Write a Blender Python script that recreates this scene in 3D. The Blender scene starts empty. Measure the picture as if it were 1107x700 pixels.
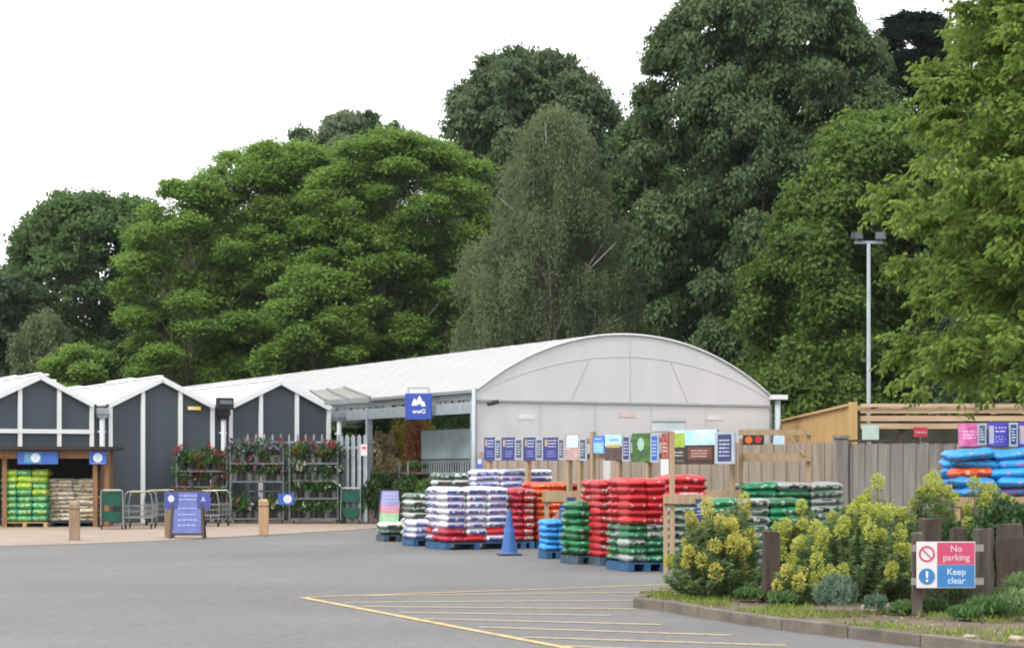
import bpy, math, random
import numpy as np
from mathutils import Vector, Matrix
random.seed(7); RNG = np.random.default_rng(7)
SC = bpy.context.scene
HAZE = .00010
COL = SC.collection
R = math.radians
F = 2000.0; CXP = 553.5; HOR = 505.0; EYE = 1.6     # measured: focal length, centre, horizon (photo pixels), eye height

def at(px, py, Y): return Vector(((px-CXP)/F*Y, Y, EYE+(HOR-py)/F*Y))
def gr(px, py, z=0.0):
    Y = (EYE-z)*F/(py-HOR); return Vector(((px-CXP)/F*Y, Y, z))
def hz(py, Y): return EYE+(HOR-py)/F*Y

# ------------------------------------------------------------------ materials
MATS = {}
def nodes(name):
    m = bpy.data.materials.new(name); m.use_nodes = True
    nt = m.node_tree; nt.nodes.clear()
    out = nt.nodes.new('ShaderNodeOutputMaterial')
    return m, nt, nt.nodes, nt.links, out
def sock(n, name): return n.inputs[name]
def pm(name, col, rough=.6, var=.12, scale=3.0, bump=0.0, bscale=40, metal=0.0, stretch=(1,1,1), col2=None, spec=.4, coord='Object', trans=0.0):
    if name in MATS: return MATS[name]
    m, nt, N, L, out = nodes(name)
    b = N.new('ShaderNodeBsdfPrincipled')
    tc = N.new('ShaderNodeTexCoord'); mp = N.new('ShaderNodeMapping'); mp.inputs['Scale'].default_value = stretch
    L.new(tc.outputs[coord], mp.inputs['Vector'])
    oi = N.new('ShaderNodeObjectInfo')
    ad = N.new('ShaderNodeVectorMath'); ad.operation = 'ADD'
    sc = N.new('ShaderNodeVectorMath'); sc.operation = 'SCALE'; sc.inputs['Scale'].default_value = 37.0
    cb = N.new('ShaderNodeCombineXYZ')
    for i in range(3): L.new(oi.outputs['Random'], cb.inputs[i])
    L.new(cb.outputs[0], sc.inputs[0]); L.new(mp.outputs[0], ad.inputs[0]); L.new(sc.outputs[0], ad.inputs[1])
    nz = N.new('ShaderNodeTexNoise'); nz.inputs['Scale'].default_value = scale; nz.inputs['Detail'].default_value = 6
    nz.inputs['Roughness'].default_value = .6
    L.new(ad.outputs[0], nz.inputs['Vector'])
    cr = N.new('ShaderNodeValToRGB'); cr.color_ramp.elements[0].position = .3; cr.color_ramp.elements[1].position = .7
    c2 = col2 if col2 else tuple(min(1, c*(1+var)) for c in col)
    c1 = tuple(c*(1-var) for c in col) if not col2 else col
    cr.color_ramp.elements[0].color = (*c1, 1); cr.color_ramp.elements[1].color = (*c2, 1)
    L.new(nz.outputs['Fac'], cr.inputs[0]); L.new(cr.outputs[0], b.inputs['Base Color'])
    b.inputs['Roughness'].default_value = rough; b.inputs['Metallic'].default_value = metal
    b.inputs['Specular IOR Level'].default_value = spec
    if bump:
        n2 = N.new('ShaderNodeTexNoise'); n2.inputs['Scale'].default_value = bscale; n2.inputs['Detail'].default_value = 4
        L.new(ad.outputs[0], n2.inputs['Vector'])
        bp = N.new('ShaderNodeBump'); bp.inputs['Strength'].default_value = bump; bp.inputs['Distance'].default_value = .02
        L.new(n2.outputs['Fac'], bp.inputs['Height']); L.new(bp.outputs[0], b.inputs['Normal'])
    if trans:
        t = N.new('ShaderNodeBsdfTranslucent'); L.new(cr.outputs[0], t.inputs[0])
        mx = N.new('ShaderNodeMixShader'); mx.inputs[0].default_value = trans
        L.new(b.outputs[0], mx.inputs[1]); L.new(t.outputs[0], mx.inputs[2]); L.new(mx.outputs[0], out.inputs[0])
    else:
        L.new(b.outputs[0], out.inputs[0])
    MATS[name] = m; return m

def leafmat(name, dark, light, trans=.3, rough=.6, spec=.16):
    m, nt, N, L, out = nodes(name)
    at_ = N.new('ShaderNodeAttribute'); at_.attribute_name = 'tint'
    cr = N.new('ShaderNodeValToRGB'); cr.color_ramp.elements[0].color = (*dark, 1); cr.color_ramp.elements[1].color = (*light, 1)
    L.new(at_.outputs['Fac'], cr.inputs[0])
    b = N.new('ShaderNodeBsdfPrincipled'); b.inputs['Roughness'].default_value = rough; b.inputs['Specular IOR Level'].default_value = spec
    L.new(cr.outputs[0], b.inputs['Base Color'])
    t = N.new('ShaderNodeBsdfTranslucent'); L.new(cr.outputs[0], t.inputs[0])
    mx = N.new('ShaderNodeMixShader'); mx.inputs[0].default_value = trans
    L.new(b.outputs[0], mx.inputs[1]); L.new(t.outputs[0], mx.inputs[2]); L.new(mx.outputs[0], out.inputs[0])
    return m

def bagmat(name, base, acc, acc2, w=(.5, .62), scale=(2.2, 1.6, 1.0), rough=.42, cut=.45, band=(.22,.72)):
    """printed plastic sack: patches of print in constant colours"""
    m, nt, N, L, out = nodes(name)
    b = N.new('ShaderNodeBsdfPrincipled'); b.inputs['Roughness'].default_value = rough
    tc = N.new('ShaderNodeTexCoord'); mp = N.new('ShaderNodeMapping'); mp.inputs['Scale'].default_value = scale
    L.new(tc.outputs['Generated'], mp.inputs['Vector'])
    oi = N.new('ShaderNodeObjectInfo'); cb = N.new('ShaderNodeCombineXYZ')
    mu = N.new('ShaderNodeMath'); mu.operation = 'MULTIPLY'; mu.inputs[1].default_value = 3.0; L.new(oi.outputs['Random'], mu.inputs[0])
    L.new(mu.outputs[0], cb.inputs[0]); L.new(mu.outputs[0], cb.inputs[1])
    ad = N.new('ShaderNodeVectorMath'); L.new(mp.outputs[0], ad.inputs[0]); L.new(cb.outputs[0], ad.inputs[1])
    nz = N.new('ShaderNodeTexNoise'); nz.inputs['Scale'].default_value = 2.6; nz.inputs['Detail'].default_value = 1.5
    L.new(ad.outputs[0], nz.inputs['Vector'])
    cr = N.new('ShaderNodeValToRGB'); e = cr.color_ramp.elements; cr.color_ramp.interpolation = 'CONSTANT'
    e[0].position = 0; e[0].color = (*base, 1); e[1].position = w[0]; e[1].color = (*acc, 1)
    x = e.new(w[1]); x.color = (*acc2, 1)
    L.new(nz.outputs['Fac'], cr.inputs[0])
    # printed blocks: coordinates snapped to a grid give rows of lettering-like blocks
    sn = N.new('ShaderNodeVectorMath'); sn.operation = 'MULTIPLY'; sn.inputs[1].default_value = (11, 3, 3.4)
    L.new(tc.outputs['Generated'], sn.inputs[0]); fl = N.new('ShaderNodeVectorMath'); fl.operation = 'FLOOR'
    L.new(sn.outputs[0], fl.inputs[0]); a2 = N.new('ShaderNodeVectorMath'); L.new(fl.outputs[0], a2.inputs[0]); L.new(cb.outputs[0], a2.inputs[1])
    wn = N.new('ShaderNodeTexWhiteNoise'); wn.noise_dimensions = '3D'; L.new(a2.outputs[0], wn.inputs['Vector'])
    sp = N.new('ShaderNodeSeparateXYZ'); L.new(tc.outputs['Generated'], sp.inputs[0])
    r2 = N.new('ShaderNodeValToRGB'); r2.color_ramp.interpolation = 'CONSTANT'; q = r2.color_ramp.elements
    q[0].position = 0; q[0].color = (0,0,0,1); q[1].position = .14; q[1].color = (1,1,1,1); z = q.new(.86); z.color = (0,0,0,1)
    L.new(sp.outputs[0], r2.inputs[0])
    gt_ = N.new('ShaderNodeMath'); gt_.operation = 'GREATER_THAN'; gt_.inputs[1].default_value = cut; L.new(wn.outputs['Value'], gt_.inputs[0])
    g2 = N.new('ShaderNodeMath'); g2.operation = 'GREATER_THAN'; g2.inputs[1].default_value = .44; L.new(nz.outputs['Fac'], g2.inputs[0])
    g3 = N.new('ShaderNodeMath'); g3.operation = 'MULTIPLY'; L.new(gt_.outputs[0], g3.inputs[0]); L.new(g2.outputs[0], g3.inputs[1])
    if band:
        bz = N.new('ShaderNodeValToRGB'); bz.color_ramp.interpolation = 'CONSTANT'; e_ = bz.color_ramp.elements
        e_[0].position = 0; e_[0].color = (0,0,0,1); e_[1].position = band[0]; e_[1].color = (1,1,1,1); e3 = e_.new(band[1]); e3.color = (0,0,0,1)
        L.new(sp.outputs[2], bz.inputs[0]); gb = N.new('ShaderNodeMath'); gb.operation = 'MULTIPLY'; L.new(gt_.outputs[0], gb.inputs[0]); L.new(bz.outputs[0], gb.inputs[1]); g3 = gb
    g4 = N.new('ShaderNodeMath'); g4.operation = 'MULTIPLY'; L.new(g3.outputs[0], g4.inputs[0]); L.new(r2.outputs[0], g4.inputs[1])
    cm_ = N.new('ShaderNodeMix'); cm_.data_type = 'RGBA'; cm_.inputs['A'].default_value = (*acc,1); cm_.inputs['B'].default_value = (*acc2,1)
    g5 = N.new('ShaderNodeMath'); g5.operation = 'GREATER_THAN'; g5.inputs[1].default_value = (1+cut)/2; L.new(wn.outputs['Value'], g5.inputs[0]); L.new(g5.outputs[0], cm_.inputs['Factor'])
    mx = N.new('ShaderNodeMix'); mx.data_type = 'RGBA'
    L.new(g4.outputs[0], mx.inputs['Factor']); mx.inputs['A'].default_value = (*base, 1); L.new(cm_.outputs['Result'], mx.inputs['B'])
    hv = N.new('ShaderNodeHueSaturation'); L.new(mx.outputs['Result'], hv.inputs['Color'])
    mr = N.new('ShaderNodeMapRange'); mr.inputs['To Min'].default_value = .82; mr.inputs['To Max'].default_value = 1.12
    L.new(oi.outputs['Random'], mr.inputs[0]); L.new(mr.outputs[0], hv.inputs['Value'])
    L.new(hv.outputs[0], b.inputs['Base Color'])
    n2 = N.new('ShaderNodeTexNoise'); n2.inputs['Scale'].default_value = 7; n2.inputs['Detail'].default_value = 3
    L.new(ad.outputs[0], n2.inputs['Vector'])
    bp = N.new('ShaderNodeBump'); bp.inputs['Strength'].default_value = .5; bp.inputs['Distance'].default_value = .05
    L.new(n2.outputs['Fac'], bp.inputs['Height']); L.new(bp.outputs[0], b.inputs['Normal'])
    L.new(b.outputs[0], out.inputs[0]); return m

# ------------------------------------------------------------------ object helpers
def tag(o, label=None, cat=None, group=None, kind=None):
    if label: o['label'] = label
    if cat: o['category'] = cat
    if group: o['group'] = group
    if kind: o['kind'] = kind
    return o
def empty(name, loc=(0,0,0), rz=0.0, label=None, cat=None, group=None):
    o = bpy.data.objects.new(name, None); COL.objects.link(o); o.empty_display_size = .1
    o.location = loc; o.rotation_euler = (0,0,rz); return tag(o, label, cat, group)
CH = {}
def copy_tree(o, parent=None):
    c = o.copy(); COL.objects.link(c)
    if parent: c.parent = parent
    CH[c.name] = []
    for ch in CH.get(o.name, []):
        n = copy_tree(ch, c); CH[c.name].append(n)
    return c
class MB:
    def __init__(s): s.v = []; s.f = []; s.m = []
    def add(s, vs, fs, mi=0):
        k = len(s.v); s.v += [tuple(v) for v in vs]
        for f in fs: s.f.append(tuple(i+k for i in f)); s.m.append(mi)
        return s
    def box(s, x0, x1, y0, y1, z0, z1, mi=0):
        return s.add([(x0,y0,z0),(x1,y0,z0),(x1,y1,z0),(x0,y1,z0),(x0,y0,z1),(x1,y0,z1),(x1,y1,z1),(x0,y1,z1)],
                     [(0,3,2,1),(4,5,6,7),(0,1,5,4),(1,2,6,5),(2,3,7,6),(3,0,4,7)], mi)
    def beam(s, a, b, w, h=None, up=(0,0,1), mi=0):
        a = Vector(a); b = Vector(b); h = h or w; d = (b-a).normalized(); u = Vector(up)
        if abs(d.dot(u)) > .95: u = Vector((0,1,0))
        r = d.cross(u).normalized(); u = r.cross(d)
        vs = [p + r*sx*w/2 + u*sy*h/2 for p in (a,b) for sx,sy in ((-1,-1),(1,-1),(1,1),(-1,1))]
        return s.add(vs, [(0,1,2,3),(7,6,5,4),(0,4,5,1),(1,5,6,2),(2,6,7,3),(3,7,4,0)], mi)
    def tube(s, pts, rad, n=8, mi=0, cap=True):
        pts = [Vector(p) for p in pts]; k = len(s.v)
        if not hasattr(rad, '__len__'): rad = [rad]*len(pts)
        ref = None
        for i, p in enumerate(pts):
            d = (pts[min(i+1,len(pts)-1)] - pts[max(i-1,0)]).normalized()
            u = Vector((0,0,1)) if abs(d.z) < .9 else Vector((1,0,0))
            if ref is not None: u = ref
            r = d.cross(u)
            if r.length < 1e-4: r = d.orthogonal()
            r.normalize(); u2 = r.cross(d).normalized(); ref = u2
            for j in range(n):
                a = 2*math.pi*j/n; s.v.append(tuple(p + (r*math.cos(a)+u2*math.sin(a))*rad[i]))
        for i in range(len(pts)-1):
            for j in range(n):
                a = k+i*n+j; b = k+i*n+(j+1)%n; s.f.append((a,b,b+n,a+n)); s.m.append(mi)
        if cap:
            s.f.append(tuple(k+j for j in range(n))[::-1]); s.m.append(mi)
            e = k+(len(pts)-1)*n; s.f.append(tuple(e+j for j in range(n))); s.m.append(mi)
        return s
    def poly(s, pts, t, nrm, mi=0):
        """flat outline extruded by t along nrm"""
        n = len(pts); nrm = Vector(nrm)*t; pts = [Vector(p) for p in pts]
        vs = pts + [p+nrm for p in pts]
        return s.add(vs, [tuple(range(n))[::-1], tuple(range(n, 2*n))] + [(i,(i+1)%n,(i+1)%n+n,i+n) for i in range(n)], mi)
    def build(s, name, mat, parent=None, loc=None, smooth=False, bevel=0.0, rz=None):
        me = bpy.data.meshes.new(name); me.from_pydata(s.v, [], s.f)
        for mm in (mat if isinstance(mat, (list, tuple)) else [mat]): me.materials.append(mm)
        if isinstance(mat, (list, tuple)): me.polygons.foreach_set('material_index', s.m)
        if smooth: me.polygons.foreach_set('use_smooth', [True]*len(me.polygons))
        me.update()
        o = bpy.data.objects.new(name, me); COL.objects.link(o)
        if parent: o.parent = parent; CH.setdefault(parent.name, []).append(o)
        if loc is not None: o.location = loc
        if rz is not None: o.rotation_euler = (0,0,rz)
        if bevel:
            b = o.modifiers.new('b', 'BEVEL'); b.width = bevel; b.segments = 2; b.limit_method = 'ANGLE'
        return o
def disc_pts(cx, cz, r, n=28, y=0): return [(cx+r*math.cos(2*math.pi*i/n), y, cz+r*math.sin(2*math.pi*i/n)) for i in range(n)]

def leaf_mesh(name, mat, C, A, Nn, ln, wd, tint, parent=None, two=False):
    """diamond leaves: centre C, long axis A, normal Nn; arrays"""
    n = len(C)
    A = A/np.linalg.norm(A, axis=1, keepdims=True)
    S = np.cross(A, Nn); l = np.linalg.norm(S, axis=1, keepdims=True); l[l < 1e-5] = 1; S = S/l
    U = np.cross(S, A)
    ln = np.asarray(ln).reshape(-1,1); wd = np.asarray(wd).reshape(-1,1)
    v = np.empty((n,4,3), np.float32)
    v[:,0] = C - A*ln/2; v[:,2] = C + A*ln/2 - U*ln*.12
    v[:,1] = C + S*wd/2 + U*wd*.15 - A*ln*.05; v[:,3] = C - S*wd/2 + U*wd*.15 - A*ln*.05
    me = bpy.data.meshes.new(name)
    me.vertices.add(n*4); me.vertices.foreach_set('co', v.reshape(-1))
    me.loops.add(n*4); me.loops.foreach_set('vertex_index', np.arange(n*4, dtype=np.int32))
    me.polygons.add(n); me.polygons.foreach_set('loop_start', np.arange(0, n*4, 4, dtype=np.int32))
    me.polygons.foreach_set('loop_total', np.full(n, 4, np.int32))
    me.materials.append(mat); me.update(calc_edges=True)
    a = me.attributes.new('tint', 'FLOAT', 'POINT'); a.data.foreach_set('value', np.repeat(np.clip(tint,0,1), 4).astype(np.float32))
    o = bpy.data.objects.new(name, me); COL.objects.link(o)
    if parent: o.parent = parent; CH.setdefault(parent.name, []).append(o)
    return o
def unit(n): v = RNG.normal(size=(n,3)); return v/np.linalg.norm(v, axis=1, keepdims=True)

# ------------------------------------------------------------------ camera, world, light
cam = bpy.data.objects.new('camera', bpy.data.cameras.new('camera')); COL.objects.link(cam); SC.camera = cam
cam.location = (0,0,EYE); cam.rotation_euler = (R(90),0,0)
cam.data.sensor_width = 36; cam.data.lens = F/1107*36; cam.data.shift_y = (HOR-350)/1107; cam.data.clip_end = 3000; cam.data.clip_start = .1
w = bpy.data.worlds.new('World'); SC.world = w; w.use_nodes = True
nt = w.node_tree; nt.nodes.clear(); out = nt.nodes.new('ShaderNodeOutputWorld'); bg = nt.nodes.new('ShaderNodeBackground')
sky = nt.nodes.new('ShaderNodeTexSky'); sky.sky_type = 'NISHITA'; sky.sun_disc = False
SUN_EL, SUN_AZ = 46, -42            # azimuth from +Y towards +X is positive
sky.sun_elevation = R(SUN_EL); sky.sun_rotation = R(SUN_AZ); sky.dust_density = 6; sky.air_density = 1.0
mx = nt.nodes.new('ShaderNodeMix'); mx.data_type = 'RGBA'; mx.inputs['Factor'].default_value = .88
tc = nt.nodes.new('ShaderNodeTexCoord'); sp = nt.nodes.new('ShaderNodeSeparateXYZ'); nt.links.new(tc.outputs['Generated'], sp.inputs[0])
cr = nt.nodes.new('ShaderNodeValToRGB'); cr.color_ramp.elements[0].position = 0; cr.color_ramp.elements[0].color = (.86,.87,.89,1)
cr.color_ramp.elements[1].position = .9; cr.color_ramp.elements[1].color = (1,1,1,1)
nt.links.new(sp.outputs[2], cr.inputs[0])
# a veil of overcast cloud, brighter overhead
cn = nt.nodes.new('ShaderNodeTexNoise'); cn.inputs['Scale'].default_value = 1.6; cn.inputs['Detail'].default_value = 5
mr = nt.nodes.new('ShaderNodeMapRange'); mr.inputs['To Min'].default_value = 9.0; mr.inputs['To Max'].default_value = 15.5
nt.links.new(tc.outputs['Generated'], cn.inputs[0]); nt.links.new(cn.outputs['Fac'], mr.inputs[0])
vm = nt.nodes.new('ShaderNodeVectorMath'); vm.operation = 'SCALE'
nt.links.new(cr.outputs[0], vm.inputs[0]); nt.links.new(mr.outputs[0], vm.inputs['Scale'])
nt.links.new(sky.outputs[0], mx.inputs['A']); nt.links.new(vm.outputs[0], mx.inputs['B'])
nt.links.new(mx.outputs['Result'], bg.inputs[0]); bg.inputs[1].default_value = .13
nt.links.new(bg.outputs[0], out.inputs[0])
sd = bpy.data.lights.new('sun', 'SUN'); sd.energy = 1.5; sd.angle = R(14); sd.color = (1,.965,.91)
so = bpy.data.objects.new('sun', sd); COL.objects.link(so)
dv = Vector((math.sin(R(SUN_AZ))*math.cos(R(SUN_EL)), -abs(math.cos(R(SUN_AZ)))*math.cos(R(SUN_EL)), math.sin(R(SUN_EL))))
so.rotation_euler = dv.to_track_quat('Z', 'Y').to_euler()
sky.sun_rotation = math.atan2(dv.x, dv.y)
SC.view_settings.view_transform = 'Standard'; SC.view_settings.look = 'None'; SC.view_settings.gamma = 1
SC.view_settings.exposure = .68
SC.render.engine = 'CYCLES'; SC.cycles.use_denoising = True
SC.cycles.max_bounces = 6; SC.cycles.diffuse_bounces = 5; SC.cycles.transmission_bounces = 3; SC.cycles.transparent_max_bounces = 4
SC.cycles.filter_width = 1.9; SC.cycles.use_adaptive_sampling = True; SC.cycles.adaptive_threshold = .02

# ------------------------------------------------------------------ ground
def sheet(name, pts, z, mat, label=None):
    me = bpy.data.meshes.new(name); me.from_pydata([(p[0],p[1],z) for p in pts], [], [tuple(range(len(pts)))])
    me.materials.append(mat); o = bpy.data.objects.new(name, me); COL.objects.link(o)
    if me.polygons[0].normal.z < 0: me.flip_normals()
    return tag(o, label, None, None, 'structure')
def asphalt_mat():
    m, nt, N, L, out = nodes('asphalt'); b = N.new('ShaderNodeBsdfPrincipled'); tc = N.new('ShaderNodeTexCoord')
    def nz(s, d, st=(1,1,1)):
        mp = N.new('ShaderNodeMapping'); mp.inputs['Scale'].default_value = st; L.new(tc.outputs['Object'], mp.inputs[0])
        n = N.new('ShaderNodeTexNoise'); n.inputs['Scale'].default_value = s; n.inputs['Detail'].default_value = d; L.new(mp.outputs[0], n.inputs[0]); return n
    def ramp(n, p0, c0, p1, c1):
        r = N.new('ShaderNodeValToRGB'); e = r.color_ramp.elements; e[0].position = p0; e[0].color = (*c0,1); e[1].position = p1; e[1].color = (*c1,1)
        L.new(n.outputs[0], r.inputs[0]); return r
    def mix(a, bb, mode, f=1.0):
        x = N.new('ShaderNodeMix'); x.data_type = 'RGBA'; x.blend_type = mode; x.inputs['Factor'].default_value = f
        L.new(a, x.inputs['A']); L.new(bb, x.inputs['B']); return x.outputs['Result']
    base = ramp(nz(.35, 6, (1,.6,1)), .3, (.122,.120,.120), .7, (.144,.142,.141))
    grit = ramp(nz(55, 2), .3, (.66,.66,.66), .7, (1.26,1.26,1.25)); med = ramp(nz(7, 5), .3, (.88,.88,.88), .7, (1.1,1.1,1.09)); big = ramp(nz(.13, 3, (1,1.8,1)), .35, (.93,.93,.93), .65, (1.06,1.06,1.05))
    tyre = ramp(nz(.5, 4, (.25,1.6,1)), .4, (.96,.96,.96), .62, (1.02,1.02,1.02))
    spots = ramp(nz(2.2, 3), .68, (1,1,1), .74, (.84,.84,.84))
    vo = N.new('ShaderNodeTexVoronoi'); vo.feature = 'DISTANCE_TO_EDGE'; vo.inputs['Scale'].default_value = .16
    nn = nz(1.2, 4); vv = N.new('ShaderNodeVectorMath'); vv.operation = 'ADD'; L.new(tc.outputs['Object'], vv.inputs[0]); L.new(nn.outputs['Color'], vv.inputs[1]); L.new(vv.outputs[0], vo.inputs['Vector'])
    crk = ramp(vo, .0, (.84,.84,.84), .004, (1,1,1))
    c = mix(base.outputs[0], grit.outputs[0], 'MULTIPLY'); c = mix(c, med.outputs[0], 'MULTIPLY'); c = mix(c, big.outputs[0], 'MULTIPLY'); c = mix(c, tyre.outputs[0], 'MULTIPLY'); c = mix(c, spots.outputs[0], 'MULTIPLY'); c = mix(c, crk.outputs[0], 'MULTIPLY')
    L.new(c, b.inputs['Base Color']); b.inputs['Roughness'].default_value = .88; b.inputs['Specular IOR Level'].default_value = .3
    bp = N.new('ShaderNodeBump'); bp.inputs['Strength'].default_value = .5; bp.inputs['Distance'].default_value = .006
    L.new(nz(90, 3).outputs[0], bp.inputs['Height']); L.new(bp.outputs[0], b.inputs['Normal'])
    L.new(b.outputs[0], out.inputs[0]); return m
earth = pm('earth', (.05,.043,.03), .95, scale=.6, col2=(.075,.085,.035), bump=.6, bscale=8)
ground = sheet('ground', [(-900,-300),(900,-300),(900,1500),(-900,1500)], -.012, earth, 'bare earth and rough grass around the car park')
car_park = sheet('car_park', [(-60,-20),(30,-20),(30,62),(-60,62)], -.004, asphalt_mat(), 'grey asphalt car park surface')
paving_m = pm('buff_paving', (.22,.175,.133), .9, scale=1.4, col2=(.275,.225,.178), bump=.3, bscale=30)
pv = [gr(-60,592), gr(0,590), gr(90,587.5), gr(200,583), gr(300,577), gr(380,572.5), gr(412,570), gr(436,567)]
paving = sheet('pavement', [(p.x,p.y) for p in pv]+[(-2.6,56),(-2.6,66),(-34,60),(-34,38)], .004, paving_m, 'buff pavement along the shop front')
line_m = None
def worn_paint(name, col, cut):
    m, nt, N, L, out = nodes(name); b = N.new('ShaderNodeBsdfPrincipled'); tc = N.new('ShaderNodeTexCoord')
    n = N.new('ShaderNodeTexNoise'); n.inputs['Scale'].default_value = 9; n.inputs['Detail'].default_value = 7; n.inputs['Roughness'].default_value = .7; L.new(tc.outputs['Object'], n.inputs[0])
    r = N.new('ShaderNodeValToRGB'); e = r.color_ramp.elements; e[0].position = cut; e[0].color = (.14,.14,.138,1); e[1].position = cut+.12; e[1].color = (*col,1)
    L.new(n.outputs[0], r.inputs[0]); L.new(r.outputs[0], b.inputs['Base Color']); b.inputs['Roughness'].default_value = .8; L.new(b.outputs[0], out.inputs[0]); return m
yel = worn_paint('worn_yellow_paint', (.43,.31,.125), .38); pale = worn_paint('faded_pale_paint', (.29,.24,.15), .39)
def gline(name, a, b, w, mat, label, z=.002):
    a = gr(*a); b = gr(*b); d = (b-a); d.z = 0; d.normalize(); n = Vector((-d.y,d.x,0))*w/2
    return sheet(name, [a+n, b+n, b-n, a-n], z, mat, label)
gline('road_marking', (327,645.3), (732,631.2), .1, yel, 'yellow painted far edge of the hatched bay')
gline('road_marking', (327,645.3), (640,705), .11, yel, 'yellow painted near edge of the hatched bay')
for i,(a,b) in enumerate([((390,643.3),(735,639)), ((372,650.5),(715,648)), ((390,655),(690,657.5)), ((431,661.3),(660,664.5)), ((458,668),(715,674.5)), ((517,677),(790,686)), ((566,688),(850,697)), ((610,697.5),(900,709))]):
    gline('road_marking', a, b, .14, pale, 'faded pale stripe of the hatching, number %s from the far side' % ('one two three four five six seven eight'.split()[i]), .0005)
gline('road_marking', (-40,589.5), (75,586.6), .1, pale, 'faded yellow line at the pavement edge', .008)

# thin air between the car park and the wood
hm_ = bpy.data.materials.new('thin_haze'); hm_.use_nodes = True; hn = hm_.node_tree; hn.nodes.clear(); ho_ = hn.nodes.new('ShaderNodeOutputMaterial'); hv_ = hn.nodes.new('ShaderNodeVolumePrincipled')
hv_.inputs['Color'].default_value = (.93,.96,1,1); hv_.inputs['Density'].default_value = HAZE; hn.links.new(hv_.outputs[0], ho_.inputs['Volume'])
if HAZE: tag(MB().box(-920,920,-310,1510,-1.0,32.0).build('haze', hm_), 'thin pale haze in the air before the trees', 'haze', None, 'stuff')
# planting bed with kerb
BED = [gr(690,656), gr(722,659.5), gr(760,666.5), gr(850,680), gr(1000,698), gr(1130,714)]
bedpts = [(p.x,p.y) for p in BED] + [(9,13.0),(13,13),(14,32),(9,30),(5.2,27.2),(3.4,25.2),(2.1,23.4),(1.65,22.2)]
def soil_mesh():
    from mathutils.geometry import tessellate_polygon
    # grid of points inside the polygon, gently mounded
    def inside(x,y):
        c = False; n = len(bedpts)
        for i in range(n):
            x1,y1 = bedpts[i]; x2,y2 = bedpts[(i+1)%n]
            if (y1>y)!=(y2>y) and x < (x2-x1)*(y-y1)/(y2-y1)+x1: c = not c
        return c
    return inside
inside_bed = soil_mesh()
soil_m = pm('bed_soil', (.075,.055,.036), .95, scale=2.5, col2=(.15,.12,.08), bump=1.0, bscale=25)
sheet('bed_ground', [(x + (0.1 if i<6 else -0.05)*0, y) for i,(x,y) in enumerate(bedpts)], .095, soil_m, 'bare brown soil of the raised planting bed')
kerb_m = pm('kerb_concrete', (.075,.063,.05), .9, scale=3, col2=(.165,.145,.118), bump=.5, bscale=40)
kb = [(p.x,p.y) for p in BED] ; kback = [(2.1,23.4),(1.65,22.2)]
loop = [Vector((x,y,0)) for x,y in ([(5.2,27.2),(3.4,25.2),(2.1,23.4),(1.68,22.2)] + kb + [(9,13)])]
mb = MB(); pts = []
for i,p in enumerate(loop):
    d = (loop[min(i+1,len(loop)-1)]-loop[max(i-1,0)]).normalized(); n = Vector((-d.y,d.x,0)); pts.append((p - n*.06, p + n*.06))
for i in range(len(loop)-1):
    a,b = pts[i]; c,d = pts[i+1]
    Ls = (loop[i+1]-loop[i]).length; ns = max(1,int(Ls/.9))
    for k in range(ns):
        t0 = k/ns+.004; t1 = (k+1)/ns-.004; h = .115+random.uniform(-.006,.006)
        q = [a.lerp(c,t0), a.lerp(c,t1), b.lerp(d,t1), b.lerp(d,t0)]
        mb.add([(v.x,v.y,-.05) for v in q]+[(v.x,v.y,h) for v in q], [(0,1,2,3)[::-1],(4,5,6,7),(0,1,5,4),(1,2,6,5),(2,3,7,6),(3,0,4,7)])
k = mb.build('kerb', kerb_m, bevel=.012); tag(k, 'low weathered concrete kerb around the planting bed', None, None, 'structure')
brk = MB().box(-.38,.38,-.1,.1,0,.12).build('loose_kerb_stone', pm('brown_stone', (.16,.11,.08), .9, scale=6, bump=.5), loc=(1.93,22.35,.0), rz=R(-12), bevel=.015)
tag(brk, 'short brown kerb stone lying at the tip of the planting bed', 'kerb stone')

# ------------------------------------------------------------------ building grid (27.8 degrees)
ANG = R(27.8); ca, sa = math.cos(ANG), math.sin(ANG)
K = 1.08
FX, FY = -.225*49*K, 49*K           # facade reference point (photo x = 103)
def fs(px):                          # distance along the facade for a photo column
    q = (px-CXP)/F; return (q*FY-FX)/(ca-q*sa)
def fY(px): return FY+fs(px)*sa
cladding = pm('anthracite_cladding', (.042,.055,.068), .55, var=.1, scale=.8, stretch=(1,1,.2))
white = pm('white_powdercoat', (.62,.63,.64), .4, var=.04, scale=2)
whiteroof = pm('white_roof_sheet', (.47,.475,.485), .5, var=.06, scale=1.2, stretch=(3,.4,1))
galv = pm('galvanised_steel', (.27,.31,.335), .45, var=.15, scale=6, metal=.35)
steel_d = pm('dull_grey_steel', (.2,.215,.225), .5, var=.12, scale=5, metal=.3)
black = pm('black_plastic', (.015,.015,.017), .5)
roof_len = 22.0
gables = [dict(L=fs(-19), Rr=fs(101), pk=fs(43.5), ver=[21.6,64], rail=True, lab='white framed glasshouse gable with dark panels behind the timber shelter'),
          dict(L=fs(117.5), Rr=fs(231.5), pk=fs(175), ver=[154.5,195], rail=False, lab='white framed glasshouse gable with dark panels behind the grey trolleys'),
          dict(L=fs(247.5), Rr=fs(357), pk=fs(303), ver=[282,321], rail=False, lab='white framed glasshouse gable with dark panels behind the flower racks')]
g0, g1, g2 = gables
eh = 3.38; rh = 4.16
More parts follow.
